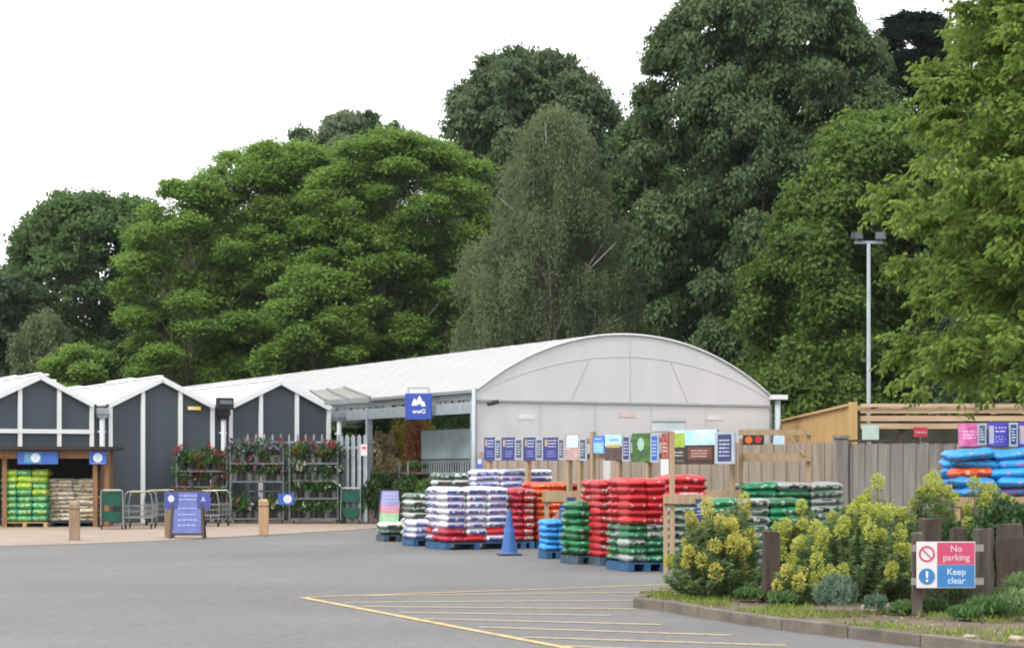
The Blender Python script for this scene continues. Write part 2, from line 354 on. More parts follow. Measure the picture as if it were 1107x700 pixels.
for gi, g in enumerate(gables):
    root = empty('glasshouse', (FX,FY,0), ANG, g['lab'], 'building', 'joined glasshouse bays along the shop front')
    L_, R_, pk = g['L'], g['Rr'], g['pk']
    def top(s):
        return eh + (rh-eh)*(1-abs(s-pk)/((pk-L_) if s < pk else (R_-pk)))
    vs = [L_] + [fs(v) for v in g['ver']] + [R_]
    # cladding wall, one sheet per bay
    pts = [(L_,0,0),(R_,0,0),(R_,0,eh),(pk,0,rh),(L_,0,eh)]
    MB().poly([(x,.06,z) for x,_,z in pts], .06, (0,1,0)).build('wall', cladding, root)
    MB().box(L_-.0,L_+.06,.13,roof_len,0,eh-.04).build('side_wall', cladding, root)
    MB().poly([(x,roof_len-.2,z-.04) for x,_,z in pts], .06, (0,1,0)).build('rear_wall', cladding, root)
    for s in vs:
        e = .05
        c = min(max(s, L_+e), R_-e)
        MB().box(c-.055,c+.055,-.04,.055,0,top(c)-.05).build('post', white, root)
    for a,b in ((L_,pk),(pk,R_)):
        MB().beam((a,-.03,top(a)+.0),(b,-.03,top(b)+.0),.12,.15,up=(0,0,1)).build('bargeboard', white, root)
    if g['rail']:
        z = hz(466, fY(60)); MB().box(L_,R_,-.05,-.0,z-.06,z+.06).build('rail', white, root)
    rf = MB()
    for a,b in ((L_-.12,pk),(pk,R_+.12)):
        za, zb = (eh-.02, rh+.02) if a < pk-.01 else (rh+.02, eh-.02)
        rf.add([(a,0,za),(b,0,zb),(b,roof_len,zb),(a,roof_len,za),(a,0,za+.05),(b,0,zb+.05),(b,roof_len,zb+.05),(a,roof_len,za+.05)],
               [(0,3,2,1),(4,5,6,7),(0,1,5,4),(1,2,6,5),(2,3,7,6),(3,0,4,7)])
    roof = rf.build('roof', whiteroof, root)
    bars = MB()
    for k in range(1,30):
        y = k*1.48
        if y > roof_len: break
        bars.beam((L_-.1,y,eh+.05),(pk,y,rh+.09),.035,.03); bars.beam((pk,y,rh+.09),(R_+.1,y,eh+.05),.035,.03)
    bars.beam((pk,0.05,rh+.1),(pk,roof_len,rh+.1),.12,.05)
    b = bars.build('glazing_bar', white, root)
    for y0 in (3.2, 9.4, 15):
        v = MB(); v.beam((pk+.9,y0,rh-.05),(pk+.9,y0+2.6,rh+.02),.03,.03)
        v2 = MB().poly([(pk+.02,y0,rh+.14),(pk+1.25,y0,rh+.03),(pk+1.25,y0+2.8,rh+.03),(pk+.02,y0+2.8,rh+.14)], .05, (0,0,1)).build('roof_vent', white, root)
        v.beam((pk+1.15,y0+.1,rh+.05),(pk+1.0,y0+.1,rh-.35),.03); v.beam((pk+1.15,y0+2.7,rh+.05),(pk+1.0,y0+2.7,rh-.35),.03)
        o = v.build('stay', galv, v2)
    if gi == 1:
        s = fs(210); z = hz(441, fY(210)); MB().box(s-.19,s+.19,-.02,.055,z-.05,z+.05).build('notice', [pm('yellow_notice',(.7,.5,.05),.5)], root)
        MB().box(s-.17,s+.0,-.024,-.02,z-.035,z+.035).build('notice_print', white, root)
    if gi == 0:
        c = MB().box(pk+.58,pk+.76,2.5,2.68,rh-.35,rh+.16).build('chimney', galv, root)
        MB().box(pk+.5,pk+.84,2.42,2.76,rh+.16,rh+.21).build('cap', white, c)
for px, lab in ((109.5,'white rainwater pipe between the two gables beside the timber shelter'),(240.5,'white rainwater pipe under the floodlight between two gables'),(365.5,'white rainwater pipe at the end gable by the tall steel pales')):
    s = fs(px); root = empty('rainwater_pipe', (FX+s*ca, FY+s*sa, 0), ANG, lab, 'drainpipe', 'rainwater pipes between the gables')
    MB().tube([(0,-.1,0),(0,-.1,3.05)], .075, 14).build('pipe', white, root, smooth=False)
    MB().box(-.13,.13,-.22,.04,3.02,3.12).box(-.16,.16,-.26,.0,3.12,3.3).build('hopper', galv if px != 240.5 else black, root)
    if px != 365.5 : MB().box(-.3,.3,.04,.1,0,3.36).build('infill_panel', cladding, root)
    for z in (.5,1.6,2.6): MB().box(-.1,.1,-.12,.02,z,z+.05).build('bracket', white, root)
# floodlight between gables 2 and 3
p = at(243,436,fY(243)-.6)
root = empty('floodlight', p, ANG, 'black floodlight on the valley above the white rainwater pipe', 'floodlight')
MB().box(-.25,.25,-.1,.1,-.17,.17).build('housing', black, root, bevel=.02)
MB().box(-.19,.19,-.115,-.1,-.02,.1).build('lens', pm('grey_lens',(.12,.14,.16),.15), root)
MB().beam((0,.1,0),(0,.6,-.1),.06).build('bracket', galv, root)

# ------------------------------------------------------------------ arched tunnel building
TX, TY = -.0192*45*K, 45*K
TW = 9.43; TE = hz(420, TY)-.02; TA = 5.25; TL = 36.4
hw = TW/2; rise = TA-TE; RR = (hw*hw+rise*rise)/(2*rise)
def arc(x, dz=0): return TA - (RR-math.sqrt(max(0,RR*RR-(x-hw)**2))) + dz
fabric = pm('white_tunnel_fabric', (.47,.47,.48), .6, var=.035, scale=.5, stretch=(2,.35,1), trans=.35)
fabric_end = pm('pale_grey_end_fabric', (.475,.475,.485), .65, var=.04, scale=.9, stretch=(2,1,.25))
bow_shade = pm('bow_shade_grey', (.42,.42,.43), .65)  # grey standing in for frame shadows that show through the fabric
root = empty('canopy_tunnel', (TX,TY,0), ANG, 'long arched white fabric tunnel with a pale grey end wall', 'tunnel building')
n = 40; xs = [TW*i/n for i in range(n+1)]
mb = MB(); ny = 28
V = []
for j in range(ny*3+1):
    y = TL*j/(ny*3); sag = -.045*abs(math.sin(math.pi*j/3))
    for x in xs: V.append((x, y, arc(x)+sag*(1-abs(x-hw)/hw*.4)))
Fc = [(j*(n+1)+i, j*(n+1)+i+1, (j+1)*(n+1)+i+1, (j+1)*(n+1)+i) for j in range(ny*3) for i in range(n)]
mb.add(V, Fc); rf = mb.build('roof', fabric, root, smooth=True)
hoops = MB()
for j in range(1, ny+1, 1):
    y = TL*j/ny
    hoops.tube([(x,y,arc(x)+.004) for x in xs[::2]], .022, 6)
hoops.build('hoop', pm('roof_hoop_white',(.43,.43,.44),.6), root)
# end wall: lower sheet, upper lunette
zs = hz(432.5, TY)
MB().poly([(0.02,.02,0),(TW-.02,.02,0),(TW-.02,.02,zs),(.02,.02,zs)], .04, (0,1,0)).build('end_wall', fabric_end, root)
lun = [(.02,.0,zs)] + [(TW-.02,.0,zs)] + [(x,0,arc(x)-.02) for x in xs[::-1]]
lun = [(x,0.0,z) for x,_,z in lun]
MB().poly(lun, .05, (0,1,0)).build('end_lunette', fabric_end, root)
MB().box(0,TW,-.03,-.002,zs-.03,zs+.025).build('end_rail', pm('mid_grey_rail',(.27,.28,.29),.5), root)
t = MB(); t.tube([(x,-.02,arc(x)-.01) for x in xs], .035, 8); t.build('edge_hoop', pm('pale_edge_pipe',(.47,.475,.48),.5), root, smooth=True)
def arc2(x): # inner bow; its shadow through the fabric is drawn as a grey strip
    return zs+.1 + (TA-.62-zs-.1)*math.sin(math.pi*x/TW)**.75
t = MB(); t.tube([(x,-.004,arc2(x)) for x in [TW*(.02+.96*i/30) for i in range(31)]], .008, 6)
t.beam((hw,-.006,zs+.05),(hw,-.006,TA-.1),.03,.012)
t.beam((TW*.3,-.006,zs+.05),(TW*.36,-.006,arc2(TW*.36)-.03),.02,.01); t.beam((TW*.7,-.006,zs+.05),(TW*.64,-.006,arc2(TW*.64)-.03),.02,.01)
for x in (1.9,3.6,5.4,7.2): t.beam((x,-.006,.1),(x,-.006,zs-.06),.01,.01)
t.build('frame_shade_lines', bow_shade, root)  # bow and upright shadows laid on the end fabric as thin strips
# side beam, posts and roof edge
MB().box(-.06,.06,.1,TL,zs-.33,zs-.03).build('side_beam', galv, root)
MB().box(-.1,-.02,.02,TL,TE-.08,TE+.0).build('roof_edge', steel_d, root)
MB().box(.02,.1,.02,TL,zs+.05,TE+.0).build('side_fascia', steel_d, root)
for y in (.12, 7.1, 14.1, 21, 28, 35):
    for x in (0, TW):
        MB().box(x-.08,x+.08,y-.08,y+.08,0,zs+.02).build('post', galv, root)
    if y > 1:
        tr = MB(); tr.beam((.1,y,zs-.05),(TW-.1,y,zs-.05),.08,.1)
        tr.build('tie_beam', galv, root)
        for s in range(1,8):
            x = TW*s/8; MB().beam((x,y,zs+.02),(x,y,arc(x)-.05),.05).build('strut', galv, root)
MB().tube([(TW+.16,-.12,0),(TW+.16,-.12,TE-.1)], .08, 12).build('downpipe', pm('grey_white_pipe',(.33,.37,.40),.45), root, smooth=True)
MB().box(TW-.05,TW+.4,-.28,.1,TE-.1,TE+.03).build('gutter_box', white, root)
MB().tube([(-.09,-.03,0),(-.09,-.03,zs+.35)], .055, 12).build('corner_pipe', pm('grey_white_pipe',(.33,.37,.40),.45), root, smooth=True)
for px_, py_, cc in ((569,450,(.53,.55,.54)),(678,448,(.52,.43,.39)),(772,451,(.53,.54,.54))):
    q = (px_-CXP)/F; s = (q*TY-TX)/(ca-q*sa); z = hz(py_, TY+s*sa)
    MB().box(s-.27,s+.27,.008,.019,z-.07,z+.07).build('fabric_patch', pm('patch_%d'%px_, cc, .6), root)
def tl(x,y,z=0): return Vector((TX+x*ca-y*sa, TY+x*sa+y*ca, z))
# security camera
o = empty('security_camera', tl(.45,-.05,hz(431,TY)-.1), ANG, 'small black security camera on the tunnel corner', 'camera')
MB().tube([(-.25,-.22,-.04),(.05,-.22,.03)], .055, 10).build('camera_body', black, o, smooth=True)
MB().tube([(0,0,.05),(0,-.2,.05)], .02, 6).build('bracket', black, o)
# side canopy
c4 = [at(336,423,54.2), at(372,419.5,53.2), at(400,430.5,51.6), at(352,433.5,52.8)]
o = empty('side_canopy', c4[3], 0, 'small sloping canopy with pale panels and dark rafters beside the tunnel', 'canopy')
q4 = [v-c4[3] for v in c4]
MB().add(q4, [(0,1,2,3)]).build('panel', pm('pale_translucent_sheet',(.33,.32,.30),.5,trans=.4), o).modifiers.new('s','SOLIDIFY').thickness = .03
for f_ in (0,.5,1.0):
    MB().beam(q4[0].lerp(q4[1],f_)+Vector((0,-.03,.03)), q4[3].lerp(q4[2],f_)+Vector((0,-.03,.03)), .06,.07).build('rafter', steel_d, o)
MB().beam(q4[3]+Vector((0,-.03,-.04)), q4[2]+Vector((0,-.03,-.04)), .1,.14).build('front_beam', steel_d, o)

# hanging sign
Yh = TY+3.1
a = at(438,424,Yh+1.0); 
o = empty('hanging_sign', at(452.5,439,50.6), R(-8), 'square blue sign with white trees hanging under the tunnel edge', 'sign')
bl = pm('sign_blue', (.022,.06,.34), .4, var=.15, scale=1.5)
MB().box(-.37,.37,-.03,.03,-.36,.36).build('board', bl, o, bevel=.01)
t = MB()
for cx, cz, s_ in ((-.1,.1,1.0),(.03,.15,1.15),(.14,.06,.75)):
    t.poly([(cx-.09*s_,-.036,cz-.08*s_),(cx+.09*s_,-.036,cz-.08*s_),(cx+.05*s_,-.036,cz+.05*s_),(cx,-.036,cz+.13*s_),(cx-.05*s_,-.036,cz+.05*s_)][::-1], -.004, (0,1,0))
t.build('emblem', white, o)
def text(body, size, loc, mat, parent, offset=0.0, align='CENTER', rot=(R(90),0,0), name='lettering', sx=1.0):
    c = bpy.data.curves.new(name, 'FONT'); c.body = body; c.size = size; c.align_x = align; c.align_y = 'CENTER'; c.offset = offset; c.extrude = .0012; c.space_line = .95
    c.materials.append(mat); t_ = bpy.data.objects.new(name, c); me = bpy.data.meshes.new_from_object(t_); bpy.data.objects.remove(t_); bpy.data.curves.remove(c)
    if not me.materials: me.materials.append(mat)
    o = bpy.data.objects.new(name, me); COL.objects.link(o); o.parent = parent; CH.setdefault(parent.name, []).append(o)
    o.location = loc; o.rotation_euler = rot; o.scale = (sx,1,1); return o
text('wwG', .17, (.02,-.036,-.14), white, o, .004)
MB().box(-.3,-.27,-.01,.01,.36,.5).box(.27,.3,-.01,.01,.36,.5).box(-.3,.3,-.01,.01,.48,.52).build('hanger', galv, o)

# ------------------------------------------------------------------ palisade fences
def palisade(label, a, b, h, pw=.075, gap=.25, rails=(.35,.9)):
    a = Vector(a); b = Vector(b); a.z = b.z = 0; d = b-a; L_ = d.length; o = empty('palisade_fence', a, math.atan2(d.y,d.x), label, 'fence', 'steel palisade fencing')
    n = max(1,int(L_/gap)); proto = None
    for i in range(n+1):
        if proto is None:
            m = MB(); m.add([(-pw/2,-.012,.05),(0,-.03,.05),(pw/2,-.012,.05),(pw/2,-.008,h-.07),(0,-.026,h),(-pw/2,-.008,h-.07),(0,-.026,h-.07)], [(0,1,6,5),(1,2,3,6),(5,6,4),(6,3,4)])
            proto = m.build('pale', galv, o); proto.modifiers.new('s','SOLIDIFY').thickness = .006; q = proto
        else:
            q = proto.copy(); COL.objects.link(q)
        q.location = (L_*i/n,0,0)
    for r_ in rails: MB().box(0,L_,-.0,.05,h*r_-.03,h*r_+.03).build('rail', galv, o)
    for x in (0,L_): MB().box(x-.05,x+.05,.05,.14,0,h*.93).build('post', galv, o)
    return o
palisade('grey steel palisade fence standing behind the flower racks', at(268,505,53.9), at(366,505,54.4), 2.6, .06, .24)
palisade('tall wide grey steel pales of the gate beside the green trolley', at(369,505,53.2), at(395,505,52.6), 2.55, .16, .23, (.2,.85))
sa_ = at(457,505,54); sb_ = at(512,505,50.6)
palisade('grey steel palisade fence seen under the tunnel roof', sa_, sb_, 2.7, .075,.17, (.25,.66))
d_ = sb_-sa_; o = empty('glass_screen', (sa_.x,sa_.y,0), math.atan2(d_.y,d_.x), 'pale glazed screen above the palisade inside the tunnel', 'screen'); l_ = d_.length
MB().box(.1,l_,-.09,-.06,1.85,2.66).build('pane', pm('pale_glass',(.4,.5,.52),.25,trans=.5), o)
for x in (.1,l_/2,l_): MB().box(x-.03,x+.03,-.06,-.035,1.8,2.72).build('frame', galv, o)
# small white notice on a pale
o = empty('notice', at(393.5,486,52.35), 0, 'small pinkish white notice fixed on the wide steel pale', 'notice')
MB().box(-.09,.09,-.01,.01,-.16,.16).build('plate', pm('notice_pinkish',(.7,.55,.55),.5), o)
MB().box(-.06,.06,-.014,-.01,.02,.1).build('print', pm('notice_red',(.5,.12,.12),.5), o)
# ------------------------------------------------------------------ sacks
def bag_grid(seed, nx=12, ny=8):
    r = np.random.default_rng(seed); V = []; Fq = []
    us = [-1+2*i/nx for i in range(nx+1)]; vs = [-1+2*j/ny for j in range(ny+1)]
    ph = r.uniform(0, 6.28, 6); am = r.uniform(.015, .05, 3)
    def pt(u, v, s):
        f = (max(0,1-abs(u)**9.0)*max(0,1-abs(v)**5.0))**.36
        x = .5*u*(1-.03*v*v); y = .5*v*(1-.05*u*u)
        lump = 1 + am[0]*2*math.sin(5*u+ph[0])*math.cos(3*v+ph[1]) + am[1]*math.sin(9*u+ph[2])
        z = s*.5*f*lump + am[2]*math.sin(2.2*u+ph[3])*.7 + .03*math.sin(4*v+ph[4])
        return (x,y,z)
    top = {}; bot = {}
    for i,u in enumerate(us):
        for j,v in enumerate(vs):
            V.append(pt(u,v,1)); top[i,j] = len(V)-1
    for i,u in enumerate(us):
        for j,v in enumerate(vs):
            if i in (0,nx) or j in (0,ny): bot[i,j] = top[i,j]
            else: V.append(pt(u,v,-1)); bot[i,j] = len(V)-1
    for i in range(nx):
        for j in range(ny):
            Fq.append((top[i,j],top[i+1,j],top[i+1,j+1],top[i,j+1])); Fq.append((bot[i,j],bot[i,j+1],bot[i+1,j+1],bot[i+1,j]))
    return V, Fq
BGR = [bag_grid(s) for s in (1,2,3,4,5)]
BM = {}
def bag_mesh(mat, i):
    k = (mat.name, i)
    if k not in BM:
        me = bpy.data.meshes.new('compost_bag'); me.from_pydata(BGR[i][0], [], BGR[i][1]); me.materials.append(mat)
        me.polygons.foreach_set('use_smooth', [True]*len(me.polygons)); me.update(); BM[k] = me
    return BM[k]
B = dict(
 white_blue=bagmat('sack_white_blue', (.62,.63,.7), (.05,.10,.36), (.28,.16,.32), cut=.1, band=(.18,.64)),
 purple=bagmat('sack_white_purple', (.56,.58,.7), (.12,.15,.40), (.32,.33,.58), cut=.2, band=(.15,.7)),
 greenwhite=bagmat('sack_green_white', (.07,.115,.085), (.4,.44,.41), (.02,.05,.03), cut=.45, band=(.35,.8)),
 whitegreen=bagmat('sack_white_green', (.46,.5,.47), (.04,.09,.06), (.16,.07,.05), cut=.2, band=(.2,.62)),
 red=bagmat('sack_red', (.42,.013,.018), (.5,.3,.28), (.25,.008,.012), cut=.86),
 redgrey=bagmat('sack_red_grey', (.42,.02,.025), (.2,.21,.19), (.42,.4,.37), cut=.35),
 crimson=bagmat('sack_crimson', (.36,.014,.035), (.42,.2,.22), (.2,.01,.02), cut=.75),
 orange=bagmat('sack_orange', (.58,.085,.025), (.62,.3,.13), (.4,.03,.015), cut=.6),
 green=bagmat('sack_green', (.01,.115,.04), (.012,.05,.025), (.22,.33,.27), cut=.6),
 brightgreen=bagmat('sack_bright_green', (.012,.17,.065), (.25,.4,.32), (.012,.05,.03), cut=.6, band=(.3,.7)),
 greyblack=bagmat('sack_grey_black', (.28,.3,.29), (.02,.02,.025), (.02,.14,.05), cut=.4),
 blue=bagmat('sack_bright_blue', (.02,.25,.6), (.04,.31,.66), (.3,.2,.48), cut=.84),
 purpleblue=bagmat('sack_violet', (.16,.11,.33), (.02,.26,.55), (.3,.24,.42), cut=.8),
 lime=bagmat('sack_lime', (.05,.25,.11), (.22,.42,.24), (.3,.45,.04), cut=.45),
 limetop=bagmat('sack_lime_top', (.32,.47,.03), (.12,.34,.08), (.45,.55,.2), cut=.6),
 beige=bagmat('sack_beige', (.55,.5,.42), (.5,.36,.1), (.1,.08,.07), cut=.6),
)
WORD = dict(white_blue='white and blue', purple='white and purple', greenwhite='dark green printed', whitegreen='white and green', red='bright red', redgrey='red and grey',
 crimson='crimson', orange='orange', green='dark green', brightgreen='green', greyblack='grey and green', blue='bright blue', purpleblue='violet', lime='green and lime', limetop='lime green', beige='beige')
ORD = 'top second third fourth fifth sixth seventh eighth ninth tenth eleventh twelfth thirteenth fourteenth'.split()
pal_mats = dict(blue=pm('pallet_blue', (.018,.075,.17), .8, scale=5, var=.3), wood=pm('pallet_wood', (.4,.24,.12), .85, scale=5, var=.25), dark=pm('pallet_dark', (.04,.07,.1), .85, scale=5, var=.3))
def pallet(loc, ang, W, D, col, label):
    o = empty('pallet', loc, ang, label, 'pallet', 'pallets under the sack stacks')
    m = pal_mats[col]
    for x in (.05, W/2, W-.05):
        MB().box(x-.05,x+.05,0,D,.022,.11).build('bearer', m, o)
        MB().box(x-.055,x+.055,0,D,0,.022).build('foot_board', m, o)
    k = max(4,int(D/.16))
    for i in range(k):
        y = D*i/k; MB().box(0,W,y,y+D/k*.72,.11,.135).build('deck_board', m, o)
    return o
BR = random.Random(99); BAGN = [0]; HIDB = []
VIS = frozenset([1,2,3,6,7,8,11,12,13,16,17,18,21,22,23,26,27,28,31,32,33,36,37,38,41,42,43,46,47,50,51,54,55,58,59,62,63,66,67,70,71,74,75,78,79,83,84,85,86,93,96,98,99,102,103,105,106,107,108,109,110,111,112,113,114,115,116,117,118,119,120,121,122,123,124,125,126,127,128,129,130,131,132,133,134,135,136,137,138,139,140,141,142,143,144,145,146,147,148,149,150,151,152,153,154,169,170,171,172,173,174,216,220,221,225,226,227,230,231,232,237,238,241,242,245,246,249,250,253,254,257,258,261,262,265,266,269,275,281,287,288,293,294,299,300,305,306,311,312,313,317,318,319,321,322,324,325,326,327,328,329,330,331,332,333,334,335,336,337,338,339,340,341,342,343,344,345,346,347,348,350,352,356,360,362,364,368,370,372,376,380,382,383,384,386,387,388,390,391,392,393,394,395,396,397,398,399,400,401,402,403,404,405,406,407,408,409,410,411,412,413,414,415,416,417,418,419,420,421,422,423,424,425,426,427,428,429,430,431,432,433,434,435,436,439,442,445,448,451,454,457,460,463,465,467,471,475,479,480,482,483,484,486,487,488,490,491,492,510,514,517,518,521,522,524,525,526,528,529,530,531,532,534,535,537,538,539,541,542,543,545,546,547,549,550,551,553,554])
def stack(px, py, ang, W, D, types, nf, ns, h, phrase, pal='blue', jit=.015, group=None, base=.14, topfill=True, Y=None, fd=.5, slump=0.0):
    c0 = gr(px,py) if Y is None else at(px,505,Y); c0.z = 0
    a = R(ang); cx, sx = math.cos(a), math.sin(a)
    fd = min(fd, D)
    if pal: pallet((c0.x,c0.y,0), a, W, D, pal, '%s pallet under the %s' % ({'blue':'blue painted','wood':'bare wooden','dark':'dark'}[pal], phrase))
    nl = len(types); z = base
    for j in range(nl):
        row = types[j]; row = row if isinstance(row,(list,tuple)) else [row]
        top = j == nl-1
        L_ = W/nf; spots = []
        for i in range(nf): spots.append((L_*(i+.5), fd/2, L_, fd, 0, 'front' if nf==1 else ['front left','front middle','front right'][[0,2][i] if nf==2 else min(i,2)] if nf<=3 else 'front, %s along' % ORD[i].replace('top','first')))
        if D-fd > .2:
            n_ = ns; dl = (D-fd)/n_
            for i in range(n_): spots.append((min(.3,W/2), fd+dl*(i+.5), dl, min(.6,W), 90, 'side' if n_==1 else ['near side','far side'][i] if n_==2 else 'side %s'%ORD[i]))
            if top and topfill and W > .8:
                m_ = max(1,int((W-.6)/.5))
                for i in range(m_): spots.append((.6+(W-.6)*(i+.5)/m_, fd+(D-fd)/2, D-fd, (W-.6)/m_, 90, 'rear' if m_==1 else 'rear, %s along'%ORD[i].replace('top','first')))
        for q,(x,y,l,wd,rz,pos) in enumerate(spots):
            key = row[q % len(row)] if q < nf else row[(q+1) % len(row)]
            mat = B[key]
            me_ = bag_mesh(mat, BR.randrange(5)); BAGN[0] += 1; seen = VIS is None or BAGN[0] in VIS
            o = bpy.data.objects.new('compost_bag', me_)
            if seen: COL.objects.link(o)
            o['idx'] = BAGN[0]
            x += BR.uniform(-jit,jit); y += BR.uniform(-jit,jit)
            zz = z + h/2 + BR.uniform(-.004,.004)
            o.location = (c0.x + x*cx - y*sx, c0.y + x*sx + y*cx, zz)
            o.scale = (l*1.09, wd*1.07, h*1.15); flip = BR.choice((0,180))
            o.rotation_euler = (BR.uniform(-.02,.02)+ (BR.uniform(-.04,.04) if top else 0), BR.uniform(-.02-slump,.02+slump), a+R(rz+flip)+BR.uniform(-.04,.04)-slump*BR.uniform(0,1))
            lay = ORD[nl-1-j] + ' layer'
            if not seen:
                HIDB.append((me_, Matrix.LocRotScale(o.location, o.rotation_euler, o.scale))); bpy.data.objects.remove(o); continue
            del o['idx']
            if VIS is None: o['idx'] = BAGN[0]
            tag(o, '%s sack, %s, %s, of the %s' % (WORD[key], lay, pos, phrase), 'sack', group or ('sacks of the '+phrase))
        z += h
# left shelter
stack(2, 569.5, 3, 1.2, .95, [['lime'],['lime'],['lime'],['lime'],['lime','lime','limetop'],['lime','limetop','lime'],['limetop'],['limetop','lime']], 3, 2, .174, 'lime stack in the shelter', 'wood')
stack(53, 569, 0, 1.34, .95, ['beige']*10, 2, 2, .115, 'beige stack in the shelter', 'dark', jit=.06, slump=.05)
# row on the car park
stack(415.5, 585, 17, .62, .8, [['greenwhite'],['whitegreen']], 1, 1, .13, 'low stack at row end', 'dark')
stack(445, 586.3, 22, .52, .7, [['greenwhite','whitegreen'],['whitegreen','greenwhite']]*3+[['greenwhite']], 1, 2, .128, 'green stack beside the poster', 'dark', fd=.48)
stack(447, 590, 20, .66, .8, ['purple']*3, 1, 1, .125, 'low purple stack', 'blue')
stack(482, 594, 23, 1.32, 1.15, [['crimson','red','white_blue'],['crimson','white_blue','red']]+['white_blue']*6, 3, 2, .133, 'wide white blue stack', 'blue')
stack(470, 590, 15, .8, .6, ['whitegreen','greenwhite']*5, 2, 1, .134, 'green stack behind the white', 'dark', Y=39.3)
stack(512, 590, 12, 1.72, .9, ['purple']*10+['white_blue','purple'], 3, 2, .117, 'long purple stack behind', 'dark', Y=38.9, slump=.04)
stack(554, 592.6, 17, .46, 1.0, [['crimson','redgrey']]*8, 2, 2, .13, 'crimson stack behind the cone', 'blue')
stack(580, 592, 17, 1.27, 1.0, [['orange','orange','redgrey'],['orange']]*4+[['orange','orange','red']], 4, 2, .128, 'long orange stack', 'blue')
stack(591, 603.6, 17, .45, .5, ['blue']*5, 2, 1, .108, 'short blue stack', 'blue', fd=.5)
stack(625, 609.5, 27, .52, .62, [['green','brightgreen'],['brightgreen','green']]*3+[['green']], 1, 1, .125, 'slumped green stack', 'dark', jit=.03, slump=.06, fd=.4)
stack(648.5, 611, 17, .47, 1.0, [['red','redgrey'],['redgrey','red']]*5+[['red']], 2, 2, .113, 'tall narrow red stack', 'dark')
stack(679, 617.6, 17, .64, 1.0, [['greyblack','brightgreen','greyblack'],['brightgreen','green'],['greyblack','brightgreen'],['brightgreen','greyblack'],['green','greyblack']]+['red']*6, 2, 2, .117, 'red over green stack', 'blue')
stack(724, 600, 14, .66, .9, [['greyblack','brightgreen']]*7+[['redgrey','red'],['red'],['red']], 1, 2, .132, 'red stack behind the posts', 'dark', Y=31.2)
stack(763, 600, 8, 1.62, .8, [['green','greyblack','brightgreen']]*6+[['brightgreen','greyblack','green']], 3, 1, .135, 'near green stack by shrubs', 'dark', Y=30, slump=.04)
stack(806, 600, 8, 1.8, .9, [['brightgreen','green','greyblack']]*8+[['brightgreen','greyblack','greyblack']], 3, 1, .132, 'far green stack by fence', 'dark', Y=32.6, slump=.04)
stack(1038, 600, 6, 1.75, .9, [['blue','purpleblue','blue'],['blue'],['orange','blue','blue'],['blue','blue','purpleblue'],['blue']], 3, 1, .138, 'blue stack by the banners', None, Y=27.6, jit=.08, slump=.1, base=1.17)
TABLE = at(1033,505,27.55)

if HIDB:    # the sacks past the three hundred that show
    V_=[]; Fl=[]; mats_=[]; mi_=[]; k=0
    for me_,M_ in HIDB:
        n_=len(me_.vertices); a_=np.empty(n_*3,np.float32); me_.vertices.foreach_get('co',a_); a_=a_.reshape(-1,3)
        R_=np.array(M_.to_3x3()); V_.append(a_@R_.T+np.array(M_.translation)); f_=np.empty(len(me_.polygons)*4,np.int32); me_.polygons.foreach_get('vertices',f_); Fl.append(f_.reshape(-1,4)+k); k+=n_
        mt=me_.materials[0]
        if mt not in mats_: mats_.append(mt)
        mi_ += [mats_.index(mt)]*len(me_.polygons)
    hm=bpy.data.meshes.new('rear_sacks'); hm.from_pydata(np.concatenate(V_).tolist(),[],np.concatenate(Fl).tolist())
    for mt in mats_: hm.materials.append(mt)
    hm.polygons.foreach_set('material_index',mi_); hm.polygons.foreach_set('use_smooth',[True]*len(hm.polygons)); hm.update()
    ho=bpy.data.objects.new('rear_sacks',hm); COL.objects.link(ho); tag(ho,'remaining sacks low and deep in the stacks behind the front ones','sacks',None,'stuff')

# ------------------------------------------------------------------ timber
oak = pm('pale_timber', (.25,.175,.105), .85, scale=3, col2=(.36,.265,.165), stretch=(6,6,.6), bump=.3)
orange_t = pm('orange_timber', (.15,.08,.038), .85, scale=3, col2=(.23,.125,.06), stretch=(6,6,.6), bump=.3)
newt = pm('new_yellow_timber', (.36,.225,.085), .8, scale=2, col2=(.47,.31,.135), stretch=(5,5,.3), bump=.2)
weath = pm('weathered_board', (.2,.165,.13), .9, scale=2, col2=(.34,.28,.225), stretch=(5,5,.35), bump=.4)
greyw = pm('grey_weathered_board', (.15,.14,.13), .9, scale=2, col2=(.27,.25,.235), stretch=(5,5,.35), bump=.4)
brownw = pm('dark_brown_timber', (.028,.021,.016), .9, scale=3, col2=(.075,.056,.042), stretch=(5,5,.5), bump=.6)
def board_fence(label, a, b, h, mat, bw=.13, seed=3, capm=None, name='timber_fence', posts=True, gh=None):
    rr = random.Random(seed); a = Vector(a); b = Vector(b); a.z = b.z = 0; d = b-a; L_ = d.length
    o = empty(name, a, math.atan2(d.y,d.x), label, 'fence', gh)
    n = int(L_/bw); m = MB()
    for i in range(n):
        x = L_*i/n; dz = rr.uniform(-.03,.02); dy = (i%2)*.022
        m.box(x+.002, x+L_/n*1.06, -.02-dy, -.002-dy, .02, h+dz)
    m.build('board', mat, o)
    for z in (.35,h*.55,h-.25): MB().box(0,L_,0,.06,z-.04,z+.04).build('rail', mat, o)
    if posts:
        k = max(1,int(L_/2.4))
        for i in range(k+1): MB().box(L_*i/k-.05,L_*i/k+.05,.06,.16,0,h+.05).build('post', mat, o)
    if capm: MB().box(0,L_,-.07,.05,h+.03,h+.07).build('capping', capm, o)
    return o
board_fence('brown closeboard fence below the posters in front of the tunnel', at(517,505,45.0), at(722,505,43.0), 1.93, weath, seed=5)
board_fence('pale brown closeboard fence behind the green sacks', at(716,505,39.6), at(905,505,38.4), 2.12, weath, seed=6)
board_fence('grey weathered board fence beneath the lamp post', at(908,505,38.2), at(1150,505,36.0), 2.1, greyw, seed=8, capm=brownw)
